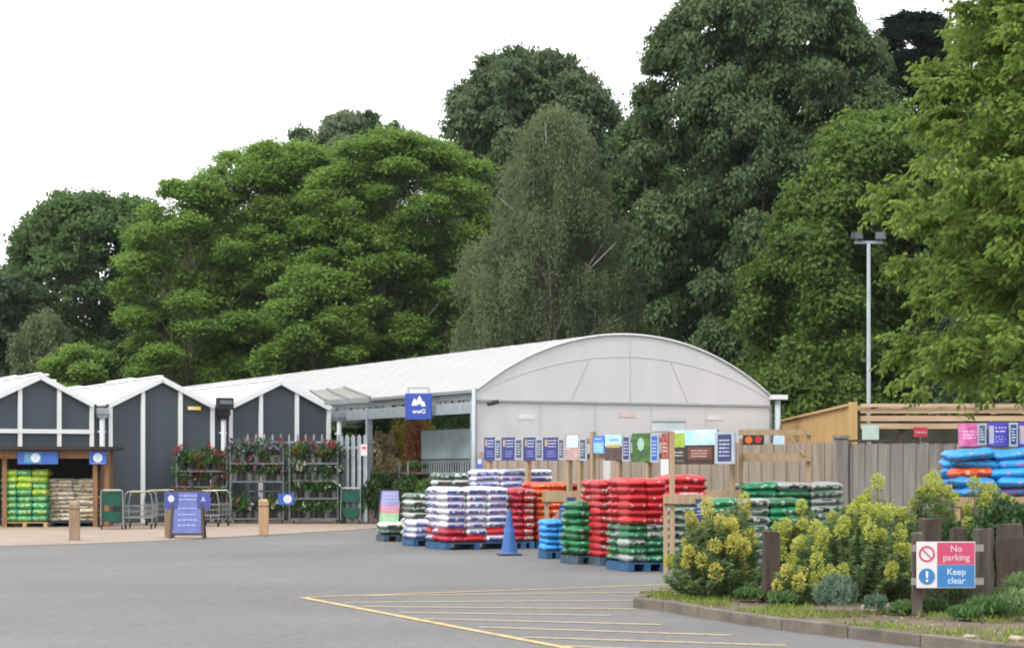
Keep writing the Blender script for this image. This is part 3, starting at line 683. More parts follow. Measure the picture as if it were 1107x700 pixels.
o = empty('corner_post', at(909,505,38.1), 0, 'thick grey fence post where the two fences meet', 'post'); o.location.z = 0
MB().box(-.14,.14,-.12,.1,0,2.2).build('timber', greyw, o, bevel=.02)
MB().box(-.17,.17,-.15,.13,2.2,2.26).build('cap', greyw, o)
# new yellow timber side wall + pergola
a = at(846,505,58); b = at(922,505,43); a.z = b.z = 0
d = b-a; o = empty('timber_side_wall', a, math.atan2(d.y,d.x), 'new yellow timber board wall at the side of the pergola', 'timber wall')
m = MB(); n = int(d.length/.16)
for i in range(n):
    x = d.length*i/n; m.box(x,x+d.length/n*.97,-.02-(i%2)*.02,0-(i%2)*.02,0,3.03)
m.build('board', newt, o); MB().box(0,d.length,-.1,.04,3.03,3.09).build('capping', newt, o); MB().box(d.length-.0,d.length+.16,-.1,.08,0,3.12).build('post', newt, o)
o = empty('pergola', b, 0, 'long low pergola with weathered fascia boards behind the grey fence', 'pergola')
PL = 9.5
for z0,z1,y in ((3.0,3.08,-.08),(2.86,2.96,-.02),(2.68,2.8,.0),(2.5,2.62,-.03)):
    MB().box(.17,PL,y-.03,y+.02,z0,z1).build('fascia_board', pm('fascia_%d'%int(z0*100), (.36,.24,.14), .85, scale=1.5, col2=(.56,.43,.29), stretch=(.5,4,6), bump=.3), o)
for x in (1.15, 2.7, 5.2, 7.6, 9.4): MB().box(x-.08,x+.08,.03,.2,0,2.95).build('post', brownw, o)
for i in range(12): MB().beam((.4+i*.8,.03,3.02),(.4+i*.8,4.5,3.02),.06,.12).build('rafter', oak, o)
MB().box(0.2,PL,4.4,4.5,0,2.9).build('back_wall', pm('dark_hedge_board',(.035,.045,.03),.9), o)

# frames carrying the posters
def frame(label, Y, pieces, loc_px, mat=oak):
    """pieces: beams given by photo columns/rows at one depth"""
    base = at(loc_px, 505, Y); base.z = 0
    o = empty('display_stand', base, 0, label, 'display frame', 'timber display frames')
    for i,(x0,y0,x1,y1,t,nm) in enumerate(pieces):
        p0 = at(x0,y0,Y)-base; p1 = at(x1,y1,Y)-base
        if nm == 'post': p1.z = 0
        dy = {'post':0,'rail':-.06,'brace':-.12}[nm]
        p0.y += dy; p1.y += dy
        MB().beam(p0,p1,t*1.0,t if nm!='rail' else t*1.6).build(nm, mat, o)
    return o
frame('low timber frame with a wide top rail before the orange sacks', 33.2, [(586,536,652,536,.12,'rail'),(591,533,591,0,.08,'post'),(596,566,612,541,.06,'brace')], 590)
frame('tall timber post with low frame beside the yellow flowering shrub', 28.0, [(726.5,466,726.5,0,.075,'post'),(719.5,537,719.5,0,.065,'post'),(764,537,764,0,.07,'post'),(717,539,767,539,.085,'rail')], 740)
frame('timber frame holding the big garden poster', 33.0, [(792,470,792,0,.08,'post'),(801,474,801,0,.07,'post'),(757,534,812,534,.1,'rail'),(803,494,876,494,.09,'rail'),(798,467,876,467,.06,'rail'),(874,466,874,0,.07,'post'),(852,470,868,492,.04,'brace')], 800)
TABLE.z = 0; o = empty('sack_table', TABLE, R(6), 'rough timber table under the bright blue sacks', 'table')
for i in range(6): MB().box(-.02,1.9,i*.16,i*.16+.13,1.12,1.16).build('deck_board', oak, o)
for x in (.03,.95,1.85):
    for y in (.03,.85): MB().box(x-.04,x+.04,y-.04,y+.04,0,1.12).build('leg', oak, o)
MB().box(0,1.88,-.04,.0,1.02,1.13).build('apron', oak, o)
# poster row along the stall line
P0 = at(525,505,39.5); P1 = at(797,505,32.5)
ldir = (P1-P0); ldir.z = 0; lang = math.atan2(ldir.y, ldir.x); ldir.normalize()
def linept(px, off=0):
    q = (px-CXP)/F; t = (q*P0.y-P0.x)/(ldir.x-q*ldir.y); p = P0+ldir*t; p.z = 0
    return p + Vector((ldir.y,-ldir.x,0))*(-off if False else off)
o = empty('display_stand', linept(524), lang, 'row of timber posts and rails carrying the blue posters', 'display frame', 'timber display frames')
base = linept(524)
for px in (527.5,569,613.5,625.5,639,667.5,699,721):
    x = (linept(px)-base).length*(1 if px>524 else -1); MB().box(x-.045,x+.045,.0,.09,0,2.15 if px!=639 else 2.3).build('post', oak, o)
xe = (linept(724)-base).length
for z in (1.82,2.12): MB().box(0,xe,.09,.14,z-.05,z+.05).build('rail', oak, o)
navy = pm('poster_navy', (.022,.026,.15), .45, var=.2); navyc = pm('card_navy', (.02,.035,.12), .5); cardf = pm('card_frame', (.3,.35,.4), .5)
white2 = pm('print_white', (.5,.52,.58), .5, var=.02); printb = pm('print_blue', (.25,.3,.6), .5)
def poster(px0, px1, y0, y1, label, paint, cat='poster', group=None, off=-.02, name='poster'):
    a = linept(px0); b = linept(px1); W = (b-a).length; Ym = (a.y+b.y)/2; z0 = hz(y1,Ym); z1 = hz(y0,Ym)
    nrm = Vector((ldir.y,-ldir.x,0))          # towards the car park
    o = empty(name, a + nrm*-off, lang, label, cat, group); H = z1-z0
    o.location.z = z0; paint(o, W, H); return o
def prints(o, x0, x1, z0, z1, n, mat, seed, y=-.012):
    r = random.Random(seed); m = MB(); hgt = (z1-z0)/n
    for i in range(n):
        z = z0+hgt*i; x = x0
        while x < x1-.02:
            l = r.uniform(.02,.09); l = min(l, x1-x); m.box(x,x+l,y-.002,y,z+hgt*.3,z+hgt*.62); x += l+r.uniform(.012,.03)
    m.build('print', mat, o)
def blueposter(seed):
    def f(o,W,H):
        MB().box(0,W,-.01,.01,0,H).build('panel', navy, o)
        m = MB(); m.add([(W*.12,-.014,H*.62),(W*.3,-.014,H*.62),(W*.3,-.014,H*.86),(W*.2,-.014,H*.95),(W*.12,-.014,H*.86)],[(0,1,2,3,4)])
        m.build('pictogram', pm('poster_ochre',(.35,.28,.16),.6), o)
        prints(o, W*.34, W*.9, H*.55, H*.93, 3, white2, seed); prints(o, W*.3, W*.85, H*.15, H*.45, 3, printb, seed+9)
    return f
def card(seed, inner=None):
    def f(o,W,H):
        MB().box(0,W,-.012,.012,0,H).build('card_border', cardf, o); MB().box(W*.16,W*.84,-.016,-.012,H*.08,H*.92).build('card_face', inner or navyc, o)
        prints(o, W*.25, W*.75, H*.2, H*.8, 5, white2, seed, -.017)
    return f
PG = 'blue posters on the stall frames'; CG = 'price cards between the posters'
ordw = ['first','second','third','fourth','fifth','sixth','seventh']
for i,(x0,x1) in enumerate([(524.5,536),(543.5,557.5),(567.5,580),(588.5,604.5)]):
    poster(x0,x1,472.5,497.5,'navy blue poster with white writing, %s from the tunnel corner post'%ordw[i], blueposter(i), 'poster', PG)
for i,(x0,x1) in enumerate([(536.3,543.3),(557.8,566.5),(580.3,588.2),(604.8,611.5)]):
    poster(x0,x1,473.5,496.5,'narrow framed price card between navy posters, %s from the tunnel corner post'%ordw[i], card(20+i, pm('card_chalk',(.06,.07,.1),.6)), 'price card', CG)
def floral(o,W,H):
    MB().box(0,W,-.01,.01,0,H).build('panel', pm('poster_pale_pink',(.5,.36,.34),.6,scale=9,col2=(.25,.16,.16)), o); MB().box(W*.15,W*.95,-.014,-.01,H*.5,H*.98).build('sky_panel', pm('poster_sky',(.45,.62,.72),.5,scale=6), o)
    prints(o, W*.3,W*.85,H*.6,H*.8,2,white2,41,-.015)
poster(612,627,470,497,'pale floral poster with a light blue sky panel', floral)
poster(627.5,635.5,473,497.5,'narrow framed price card beside the pale floral poster', card(31, pm('card_chalk',(.06,.07,.1),.6)), 'price card', CG)
def lblue(o,W,H):
    MB().box(0,W,-.01,.01,H*.0,H).build('panel', pm('poster_mid_blue',(.05,.17,.5),.5), o); MB().box(W*.05,W*.95,-.014,-.01,H*.02,H*.62).build('light_panel', pm('poster_light_blue',(.16,.38,.75),.5), o)
    prints(o, W*.2,W*.8,H*.7,H*.92,1,white2,42,-.015); prints(o, W*.15,W*.85,H*.1,H*.55,3,pm('print_pale_blue',(.45,.6,.85),.5),43,-.015)
poster(642.5,654.5,470.5,489.5,'light blue poster on its own beside the bare timber post', lblue)
def tealp(o,W,H):
    MB().box(0,W,-.01,.01,0,H).build('panel', pm('poster_dark_brown',(.04,.03,.03),.6,scale=8,col2=(.12,.07,.06)), o)
    MB().box(0,W,-.014,-.01,H*.55,H).build('sky_panel', pm('poster_teal',(.2,.5,.55),.5,scale=5,col2=(.5,.65,.5)), o); MB().box(W*.1,W*.9,-.018,-.014,H*.5,H*.62).build('flower_strip', pm('poster_flowers',(.5,.12,.1),.5,scale=25,col2=(.35,.5,.1)), o)
    prints(o, W*.3,W*.85,H*.72,H*.9,1,pm('print_blue2',(.1,.25,.6),.5),44,-.019)
poster(655.5,673.5,469.5,497.5,'poster with teal sky and flowers above dark soil', tealp)
poster(674,682.5,470,498.5,'narrow framed price card between the teal and the leafy poster', card(33), 'price card', CG)
def leafp(o,W,H):
    MB().box(0,W,-.01,.01,0,H).build('panel', pm('poster_leaf_dark',(.012,.025,.012),.5,scale=14,col2=(.07,.19,.035)), o)
    MB().poly([(W*.5+W*.2*math.cos(t*.785), -.014, H*.62+H*.24*math.sin(t*.785)) for t in range(8)][::-1], .004,(0,1,0)).build('badge', pm('badge_green',(.25,.42,.3),.5), o)
    prints(o, W*.4,W*.6,H*.52,H*.74,3,white2,45,-.019)
poster(684.5,704,468,499,'dark poster full of green leaves with a pale badge', leafp)
poster(704.5,713.5,468.5,499.5,'bright blue framed price card beside the green leaf poster', card(34, pm('card_blue',(.03,.1,.4),.5)), 'price card', CG)
poster(716.5,724,468,498,'narrow dark red poster beside the tall post', lambda o,W,H:(MB().box(0,W,-.01,.01,0,H).build('panel', pm('poster_dark_red',(.16,.03,.03),.6,scale=6,col2=(.4,.12,.08)), o), prints(o,W*.2,W*.8,H*.3,H*.7,3,white2,46,-.012)))
def bigp(o,W,H):
    MB().box(0,W,-.015,.015,0,H).build('panel', pm('poster_soil',(.018,.012,.01),.6,scale=7,col2=(.05,.03,.02)), o)
    MB().box(0,W,-.019,-.015,H*.56,H).build('sky_panel', pm('poster_big_sky',(.2,.5,.72),.5,scale=4,col2=(.6,.72,.74)), o)
    MB().box(W*.02,W*.3,-.024,-.019,H*.5,H*.92).build('flower_panel', pm('poster_meadow',(.4,.42,.04),.5,scale=20,col2=(.1,.3,.04)), o)
    MB().box(W*.38,W*.9,-.024,-.019,H*.14,H*.5).build('soil_heap', pm('poster_heap',(.06,.02,.015),.6,scale=9,col2=(.17,.06,.045)), o)
    prints(o, W*.5,W*.92,H*.76,H*.9,1,white2,47,-.021); prints(o, W*.45,W*.8,H*.2,H*.44,3,pm('print_cream',(.55,.4,.35),.5),48,-.026); prints(o, W*.06,W*.28,H*.08,H*.14,1,pm('print_green',(.2,.5,.2),.5),49,-.018); prints(o, W*.06,W*.26,H*.22,H*.4,2,white2,50,-.018)
poster(727.5,777,464.5,501.5,'large poster of a sunny garden above dark compost', bigp)
poster(775.5,797,466.5,501,'large navy price board with pale border beside the garden poster', card(35), 'price board', None, off=-.05)
def posterf(px0,px1,y0,y1,Y,label,paint,cat='poster',name='poster',group=None):
    a = at(px0,y1,Y); o = empty(name, a, 0, label, cat, group); paint(o, (px1-px0)/F*Y, (y1-y0)/F*Y); return o
posterf(803,826,470,480.5,32.9,'small dark poster with orange and red flowers on the frame rail', lambda o,W,H:(MB().box(0,W,-.01,.01,0,H).build('panel', pm('poster_black',(.015,.012,.015),.5), o), MB().poly(disc_pts(W*.27,H*.5,H*.38,12,-.016)[::-1],.004,(0,1,0)).build('orange_flower', pm('p_orange',(.6,.12,.01),.5,scale=30), o), MB().poly(disc_pts(W*.72,H*.55,H*.36,12,-.016)[::-1],.004,(0,1,0)).build('red_flower', pm('p_red',(.4,.02,.02),.5,scale=30), o)))
posterf(836,848,470.5,480,36.5,'small light blue card hanging near the tunnel corner', lambda o,W,H:(MB().box(0,W,-.01,.01,0,H).build('panel', pm('card_pale_blue',(.45,.62,.75),.5), o), prints(o,W*.2,W*.8,H*.2,H*.8,2,white2,51,-.012)), 'card')
posterf(705.5,741,453,467,34.6,'white rectangular light box standing above the posters', lambda o,W,H:(MB().box(0,W,-.12,.12,0,H*.82).build('box', pm('box_white',(.4,.44,.46),.4,scale=3), o, bevel=.02), MB().box(-.02,W+.02,-.14,.14,H*.82,H).build('lid', pm('lid_grey',(.33,.37,.39),.4), o), MB().box(W*.5-.02,W*.5+.02,-.02,.02,-.35,0).build('stand', galv, o)), 'light box', 'light_box')
for px,lab in ((656,'white post beside the crimson sacks under the light blue poster'),(718.5,'white post standing below the red poster')):
    b_ = at(px,505,37.5 if px<700 else 33.5); b_.z = 0; o = empty('white_post', b_, 0, lab, 'post', 'white posts in the stall row')
    MB().box(-.07,.07,-.03,.03,0,1.75).build('board', white, o); MB().box(-.09,.09,-.05,.05,0,.03).build('foot', galv, o)
# small blue notice at tunnel corner
posterf(515.5,521.5,495,506,44.6,'small blue and white notice on the fence by the tunnel corner', lambda o,W,H:(MB().box(0,W,-.01,.01,0,H).build('plate', pm('notice_blue',(.08,.12,.45),.5), o), MB().box(W*.15,W*.85,-.014,-.01,H*.45,H*.95).build('print', white2, o)), 'notice', 'notice')
# leaning price boards in front of orange and green sacks
for (px0,px1,y0,y1,Y,lab,rz) in ((605,613.5,545,565,32.9,'lower navy price board on a stake before the orange sacks',-12),(613,622.5,537,558,31.7,'upper navy price board on a stake above the green sacks',-12),(752,760.5,539,562,27.85,'navy price board fixed to the low frame by the shrub',0)):
    a_ = at(px0,y1,Y); o = empty('price_board', a_, R(rz), lab, 'price board', 'navy price boards among the sacks'); W = (px1-px0)/F*Y; H = (y1-y0)/F*Y
    MB().box(0,W,-.012,.012,0,H).build('board', navyc, o); prints(o, W*.15,W*.85,H*.2,H*.85,4,printb,int(px0),-.014); MB().box(W*.42,W*.58,.013,.045,-a_.z,H*.7).build('stake', steel_d, o)
# banners at right above the grey fence
o = posterf(1036,1059.5,458,482,28.6,'bright pink banner above the blue sacks', lambda o,W,H:(MB().box(0,W,-.01,.01,0,H).build('panel', pm('banner_pink',(.42,.05,.19),.5,scale=9,col2=(.6,.2,.36)), o), prints(o,W*.2,W*.8,H*.3,H*.75,3,pm('print_pink',(.75,.4,.55),.5),61,-.012)), 'banner','banner','banners above the blue sacks')
posterf(1057,1066,457.5,480.5,28.5,'framed dark price card between the pink and blue banners', card(62, pm('card_chalk',(.06,.07,.1),.6)), 'price card','banner_card')
def blueb(o,W,H):
    MB().box(0,W,-.01,.01,0,H).build('panel', pm('banner_indigo',(.05,.04,.28),.5), o); MB().box(W*.04,W*.28,-.014,-.01,H*.1,H*.85).build('picture', pm('banner_pic',(.1,.4,.65),.5,scale=14,col2=(.6,.25,.1)), o)
    prints(o, W*.35,W*.9,H*.55,H*.85,2,white2,63,-.014); prints(o, W*.35,W*.9,H*.15,H*.45,3,printb,64,-.014)
posterf(1068,1090,456,482,28.6,'indigo banner with a small picture and white writing', blueb,'banner','banner','banners above the blue sacks')
posterf(1091,1100,456.5,482,28.5,'tall pale framed card at the end of the indigo banner', card(65), 'price card','banner_card')
posterf(1101,1122,456,482,28.6,'second indigo banner partly out of frame', blueb,'banner','banner','banners above the blue sacks')
frame('timber frame carrying the pink and indigo banners', 28.75, [(1038,484,1038,0,.08,'post'),(1066,484,1066,0,.07,'post'),(1100,484,1100,0,.08,'post'),(1034,484,1125,484,.06,'rail'),(1034,460,1125,460,.05,'rail')], 1060)
bpy.data.objects[-1] if False else None
o = posterf(988,1003,461.5,472,37.6,'small red and white sign above the grey fence', lambda o,W,H:(MB().box(0,W,-.01,.01,0,H).build('panel', pm('sign_red',(.5,.05,.08),.5), o), prints(o,W*.15,W*.85,H*.25,H*.75,1,white2,66,-.012), MB().box(W*.45,W*.55,.01,.04,-.4,H*.5).build('stake', galv, o)), 'sign','sign')
posterf(932,950,459.5,476,41,'blank pale panel behind the lamp post under the pergola', lambda o,W,H:(MB().box(0,W,-.01,.01,0,H).build('panel', pm('panel_pale_green',(.42,.55,.5),.5), o), MB().box(W*.45,W*.55,.01,.04,-2,H*.5).build('stake', galv, o)), 'sign','blank_sign')

# lamp post
b_ = at(939,505,45); b_.z = 0
o = empty('lamp_post', b_, 0, 'tall grey steel lamp post with twin floodlights behind the fence', 'lamp post')
MB().tube([(0,0,0),(0,0,1.2),(0,0,1.25),(0,0,7.05)],[.075,.075,.05,.042],14).build('pole', pm('lamp_grey',(.36,.41,.45),.4,metal=.3), o)
MB().beam((-.34,0,7.07),(.34,0,7.07),.06,.07).build('crossarm', galv, o)
for s in (-1,1):
    h_ = MB().add([(-.15,-.16,-.1),(.15,-.16,-.1),(.15,.1,-.04),(-.15,.1,-.04),(-.15,-.1,.14),(.15,-.1,.14),(.15,.06,.12),(-.15,.06,.12)],[(0,3,2,1),(4,5,6,7),(0,1,5,4),(1,2,6,5),(2,3,7,6),(3,0,4,7)]).build('floodlight', black, o, loc=(s*.29,0,7.21), rz=R(-15*s)); h_.scale = (.82,.82,.8)
    MB().add([(-.11,-.158,-.07),(.11,-.158,-.07),(.11,-.113,.1),(-.11,-.113,.1)],[(0,1,2,3)]).build('lens', pm('lens_grey',(.05,.06,.075),.25), h_)
    MB().box(-.02,.02,-.02,.02,-.16,-.08).build('bracket', galv, h_)

# ------------------------------------------------------------------ timber shelter in front of gable 1
SY = 49.6; b_ = at(-70,505,SY); b_.z = 0
o = empty('timber_shelter', b_, 0, 'low timber shelter with dark roof edge over the lime and beige stacks', 'shelter')
def sx(px): return (px-CXP)/F*SY - b_.x
zt = hz(486,SY)
MB().box(sx(-70)-.1,sx(119),-.35,1.75,zt,zt+.09).build('roof', pm('dark_roof_felt',(.03,.024,.022),.9), o)
MB().box(sx(-70),sx(117),-.12,-.04,zt-.23,zt-.01).build('front_beam', orange_t, o)
for px in (-60,5,103,115.5):
    MB().box(sx(px)-.06,sx(px)+.06,-.03,.09,0,zt-.0).build('post', orange_t, o)
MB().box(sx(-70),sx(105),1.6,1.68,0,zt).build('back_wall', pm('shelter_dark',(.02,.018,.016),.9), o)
MB().box(sx(107),sx(108.5),.1,1.6,0,zt).build('side_wall', pm('shelter_side',(.14,.075,.035),.9,scale=2,stretch=(4,4,.4)), o)
for px,lab in ((41,'wide blue fascia sign with a white rosette on the shelter'),(106,'small blue fascia sign with a white rosette at the shelter corner')):
    wd = 1.08 if px==41 else .46; q = empty('fascia_sign', at(px,494.5,SY-.2), 0, lab, 'sign', 'blue rosette signs')
    MB().box(-wd/2,wd/2,-.02,.02,-.17,.17).build('board', pm('fascia_blue',(.025,.09,.36),.45), q)
    cx_ = -.06 if px==41 else 0
    if px==41: MB().box(-.36,.1,-.024,-.02,-.14,.14).build('teal_panel', pm('fascia_teal',(.04,.22,.34),.5), q)
    MB().poly(disc_pts(cx_,0,.125,20,-.028)[::-1],.005,(0,1,0)).build('rosette', white2, q)
    MB().poly(disc_pts(cx_,0,.05,12,-.032)[::-1],.003,(0,1,0)).build('rosette_centre', pm('rosette_blue',(.35,.5,.7),.5), q)
    if px==41: prints(q, -.34,-.2,-.1,.1,3,printb,70,-.026); prints(q, .18,.48,-.08,.08,2,pm('print_dim_blue',(.06,.15,.45),.5),71,-.022)
    else: prints(q, -.2,.2,-.16,-.13,1,white2,72,-.022)

# ------------------------------------------------------------------ bollards, A boards, cone
boll_m = pm('bollard_wood', (.2,.135,.09), .88, scale=4, col2=(.3,.21,.145), stretch=(4,4,.6), bump=.3)
boll_m2 = pm('bollard_new_wood', (.31,.195,.105), .85, scale=4, col2=(.42,.275,.16), stretch=(4,4,.6), bump=.3)
for px,py,mat,lab in ((80.5,583.5,boll_m,'weathered square timber bollard in front of the beige sacks'),(285,578.5,boll_m2,'light orange timber bollard in front of the flower racks'),(183.5,580.5,boll_m,'timber bollard partly hidden by the blue advertising board')):
    q = gr(px,py); q.z = 0; o = empty('timber_bollard', q, R(10), lab, 'bollard', 'timber bollards along the pavement')
    m = MB(); w_ = .115
    m.box(-w_,w_,-w_,w_,0,.8); m.add([(-w_,-w_,.8),(w_,-w_,.8),(w_,w_,.8),(-w_,w_,.8),(-w_*.55,-w_*.55,.86),(w_*.55,-w_*.55,.86),(w_*.55,w_*.55,.86),(-w_*.55,w_*.55,.86)],[(4,5,6,7),(0,1,5,4),(1,2,6,5),(2,3,7,6),(3,0,4,7)])
    m.build('post', mat, o, bevel=.012); MB().box(-w_-.002,w_+.002,-w_-.002,w_+.002,.68,.7).build('groove', brownw, o)
q = gr(203,581.5); q.z = 0
o = empty('advertising_board', q, R(3), 'blue A shaped advertising board with two round cornered wings', 'A board')
MB().add([(-.33,-.2,.1),(.33,-.2,.1),(.28,-.03,1.05),(-.28,-.03,1.05)],[(0,1,2,3)]).add([(-.33,.2,.1),(-.28,.0,1.05),(.28,.0,1.05),(.33,.2,.1)],[(0,1,2,3)]).build('panel', pm('aboard_blue',(.075,.1,.29),.4,scale=3,col2=(.12,.15,.38)), o).modifiers.new('s','SOLIDIFY').thickness=.01
m = MB(); dk = pm('aboard_frame',(.05,.035,.03),.6)
for s in (-1,1):
    m.beam((s*.37,-.22,0),(s*.31,-.02,1.08),.05); m.beam((s*.37,.22,0),(s*.31,.0,1.08),.05)
m.beam((-.35,-.205,.1),(.35,-.205,.1),.05); m.beam((-.31,-.02,1.08),(.31,-.02,1.08),.05); m.build('frame', dk, o)
m = MB(); r_ = random.Random(5)
for k_,z in enumerate((.28,.4,.52,.66,.86,.94)):
    yy = -.2+.17*(z-.1)/.95-.014; x = -.2
    while x < .2:
        l = r_.uniform(.03,.1); m.add([(x,yy,z),(min(.22,x+l),yy,z),(min(.22,x+l),yy+.006,z+.04),(x,yy+.006,z+.04)],[(0,1,2,3)]); x += l+.02
m.build('print', pm('print_lilac',(.24,.28,.52),.5), o)
for s in (-1,1):
    wgt = MB().box(s*.37-.15,s*.37+.15,-.1,-.088,.66,1.04).build('wing_sign', pm('wing_blue',(.05,.07,.26),.4), o, bevel=.03)
    if s < 0: MB().poly([(s*.36+.07*math.cos(t*math.pi/8),-.105,.9+.08*math.sin(t*math.pi/8)) for t in range(16)][::-1], .004,(0,1,0)).build('rosette', white2, wgt)
    else: MB().poly([(.3,-.105,.84),(.42,-.105,.84),(.36,-.105,.96)], .004,(0,1,0)).build('pictogram', printb, wgt)
# poster board left of sacks
q = gr(420,566.5); q.z = 0
o = empty('poster_board', q, R(8), 'leaning poster board, lilac on top, pink and green below, by the sack row', 'A board')
def lp(x,z,dy=0): return (x+.1*z, .0+z*.12-dy, z+.04)
MB().add([lp(-.33,0),lp(.33,0),lp(.33,.95),lp(-.33,.95)],[(0,1,2,3)]).build('frame', pm('board_dark',(.03,.03,.03),.6), o).modifiers.new('s','SOLIDIFY').thickness=.03
for z0,z1,c,nm in ((.5,.9,(.3,.33,.68),'lilac_panel'),(.28,.5,(.65,.25,.36),'pink_panel'),(.05,.28,(.3,.62,.32),'green_panel')):
    MB().add([lp(-.27,z0,.012),lp(.27,z0,.012),lp(.27,z1,.012),lp(-.27,z1,.012)],[(0,1,2,3)]).build(nm, pm('board_'+nm,c,.5,scale=5,var=.2), o)
m = MB(); r_ = random.Random(8)
for z in (.12,.2,.34,.42,.6,.7,.8):
    x=-.2
    while x<.18:
        l=r_.uniform(.03,.1); m.add([lp(x,z,.016),lp(x+l,z,.016),lp(x+l,z+.03,.016),lp(x,z+.03,.016)],[(0,1,2,3)]); x+=l+.02
m.build('print', white2, o)
MB().beam((-.3,.32,0),(-.2,.1,.85),.03).beam((.36,.32,0),(.4,.1,.85),.03).build('rear_leg', dk, o)
# rosette sign on racks
o = empty('rosette_sign', at(309,539,52.2), 0, 'small blue sign with white rosette between two flower racks', 'sign', 'blue rosette signs')
MB().box(-.22,.22,-.01,.01,-.16,.16).build('board', pm('fascia_blue',(.025,.09,.36),.45), o); MB().poly(disc_pts(.05,0,.12,20,-.016)[::-1],.005,(0,1,0)).build('rosette', white2, o)
# cone
q = gr(550.5,599.5); q.z = 0
o = empty('traffic_cone', q, R(8), 'tall plain blue traffic cone in front of the crimson sacks', 'traffic cone')
cm = pm('cone_blue', (.03,.10,.30), .5, var=.1)
MB().tube([(0,0,.03),(0,0,.06),(0,0,.8),(0,0,.83)],[.17,.15,.035,.025],20).build('cone', cm, o, smooth=False)
MB().box(-.21,.21,-.21,.21,0,.035).build('base', pm('cone_base',(.035,.05,.08),.7), o, bevel=.015)
MB().tube([(0,0,.42),(0,0,.5)],[.104,.092],20).build('band', pm('cone_band',(.04,.13,.36),.4), o)

# ------------------------------------------------------------------ trolleys
wire_m = pm('trolley_steel', (.22,.235,.24), .35, metal=.5, var=.1)
rub = pm('black_rubber', (.012,.012,.012), .7)
yl = pm('handle_yellow', (.32,.30,.13), .5)
def wheels(o, xs, ys, r=.06):
    for x in xs:
        for y in ys:
            w_ = MB().tube([(x-.015,y,r),(x+.015,y,r)], r, 14).build('wheel', rub, o)
            MB().beam((x,y,r),(x,y,r*2.4),.03).build('caster', wire_m, w_)
def flat_trolley():
    o = empty('platform_trolley', (0,0,0))
    m = MB()
    m.beam((-.38,-.5,.3),(.38,-.5,.3),.03).beam((-.38,.5,.3),(.38,.5,.3),.03).beam((-.38,-.5,.3),(-.38,.5,.3),.03).beam((.38,-.5,.3),(.38,.5,.3),.03)
    for i in range(12): m.beam((-.38,-.45+i*.082,.3),(.38,-.45+i*.082,.3),.008)
    for i in range(7): m.beam((-.33+i*.11,-.5,.305),(-.33+i*.11,.5,.305),.008)
    m.build('deck', wire_m, o)
    for y in (-.5,.5):
        h = MB(); h.tube([(-.36,y,.16),(-.38,y,.6),(-.33,y,.9),(-.26,y,.97),(.26,y,.97),(.33,y,.9),(.38,y,.6),(.36,y,.16)], .017, 8)
        for z in (.45,.6): h.beam((-.37,y,z),(.37,y,z),.012)
        for i in range(8): h.beam((-.3+i*.086,y,.3),(-.3+i*.086,y,.6),.008)
        hh = h.build('handle_hoop', wire_m, o)
        if y < 0: MB().tube([(-.2,y,.97),(.2,y,.97)], .024, 8).build('grip', yl, hh)
    m = MB()
    for z in (.48,.64): m.beam((-.38,-.5,z),(-.38,.5,z),.014).beam((.38,-.5,z),(.38,.5,z),.014)
    for i in range(7):
        for s in (-.38,.38): m.beam((s,-.45+i*.15,.3),(s,-.45+i*.15,.64),.008)
    m.build('side_rail', wire_m, o)
    wheels(o, (-.33,.33), (-.42,.42), .075); return o
def green_trolley():
    o = empty('shopping_trolley', (0,0,0)); gm = pm('green_mesh_basket', (.01,.085,.055), .6, var=.2, scale=12)
    f = MB()
    for s in (-1,1):
        f.tube([(s*.28,-.42,.12),(s*.28,-.36,.5),(s*.27,-.3,1.0)],.014,8); f.tube([(s*.28,-.42,.14),(s*.28,.4,.14),(s*.27,.32,.5)],.014,8)
    f.tube([(-.27,-.3,1.0),(.27,-.3,1.0)],.016,8); f.build('frame', wire_m, o)
    def bk(nm,x,y0,y1,z0,z1):
        MB().add([(-x*.85,y0+.05,z0),(x*.85,y0+.05,z0),(x*.85,y1-.05,z0),(-x*.85,y1-.05,z0),(-x,y0,z1),(x,y0,z1),(x,y1,z1),(-x,y1,z1)],[(0,3,2,1),(0,1,5,4),(1,2,6,5),(2,3,7,6),(3,0,4,7)]).build(nm, gm, o).modifiers.new('s','SOLIDIFY').thickness=.012
    bk('upper_basket',.26,-.3,.3,.62,.96); bk('lower_basket',.25,-.34,.34,.2,.45)
    MB().tube([(-.22,-.34,1.01),(.22,-.34,1.01)],.024,8).build('grip', pm('grip_grey',(.3,.33,.31),.5), o)
    wheels(o,(-.26,.26),(-.4,.38),.065); return o
ft = flat_trolley(); gt = green_trolley()
TG = 'customer trolleys by the shop front'
def put(o, px, py, rz, label, cat, first=False, group=TG):
    c = o if first else copy_tree(o); q = gr(px,py); q.z = .004
    c.location = q; c.rotation_euler = (0,0,R(rz)); return tag(c, label, cat, group)
put(gt,121,571.5,12,'green basket trolley parked between the shelter and the wire trolleys','trolley',True)
put(gt,381,565.5,-3,'green basket trolley parked under the tall steel pales','trolley')
put(ft,152,571,4,'grey wire platform trolley with pale yellow grip beside the green trolley','trolley',True)
put(ft,176,567.5,-6,'grey wire platform trolley half behind the timber bollard','trolley')
put(ft,204,568,3,'grey wire platform trolley hidden behind the blue advertising board','trolley')
put(ft,229,568.5,-10,'grey wire platform trolley standing against the dark flower rack','trolley')

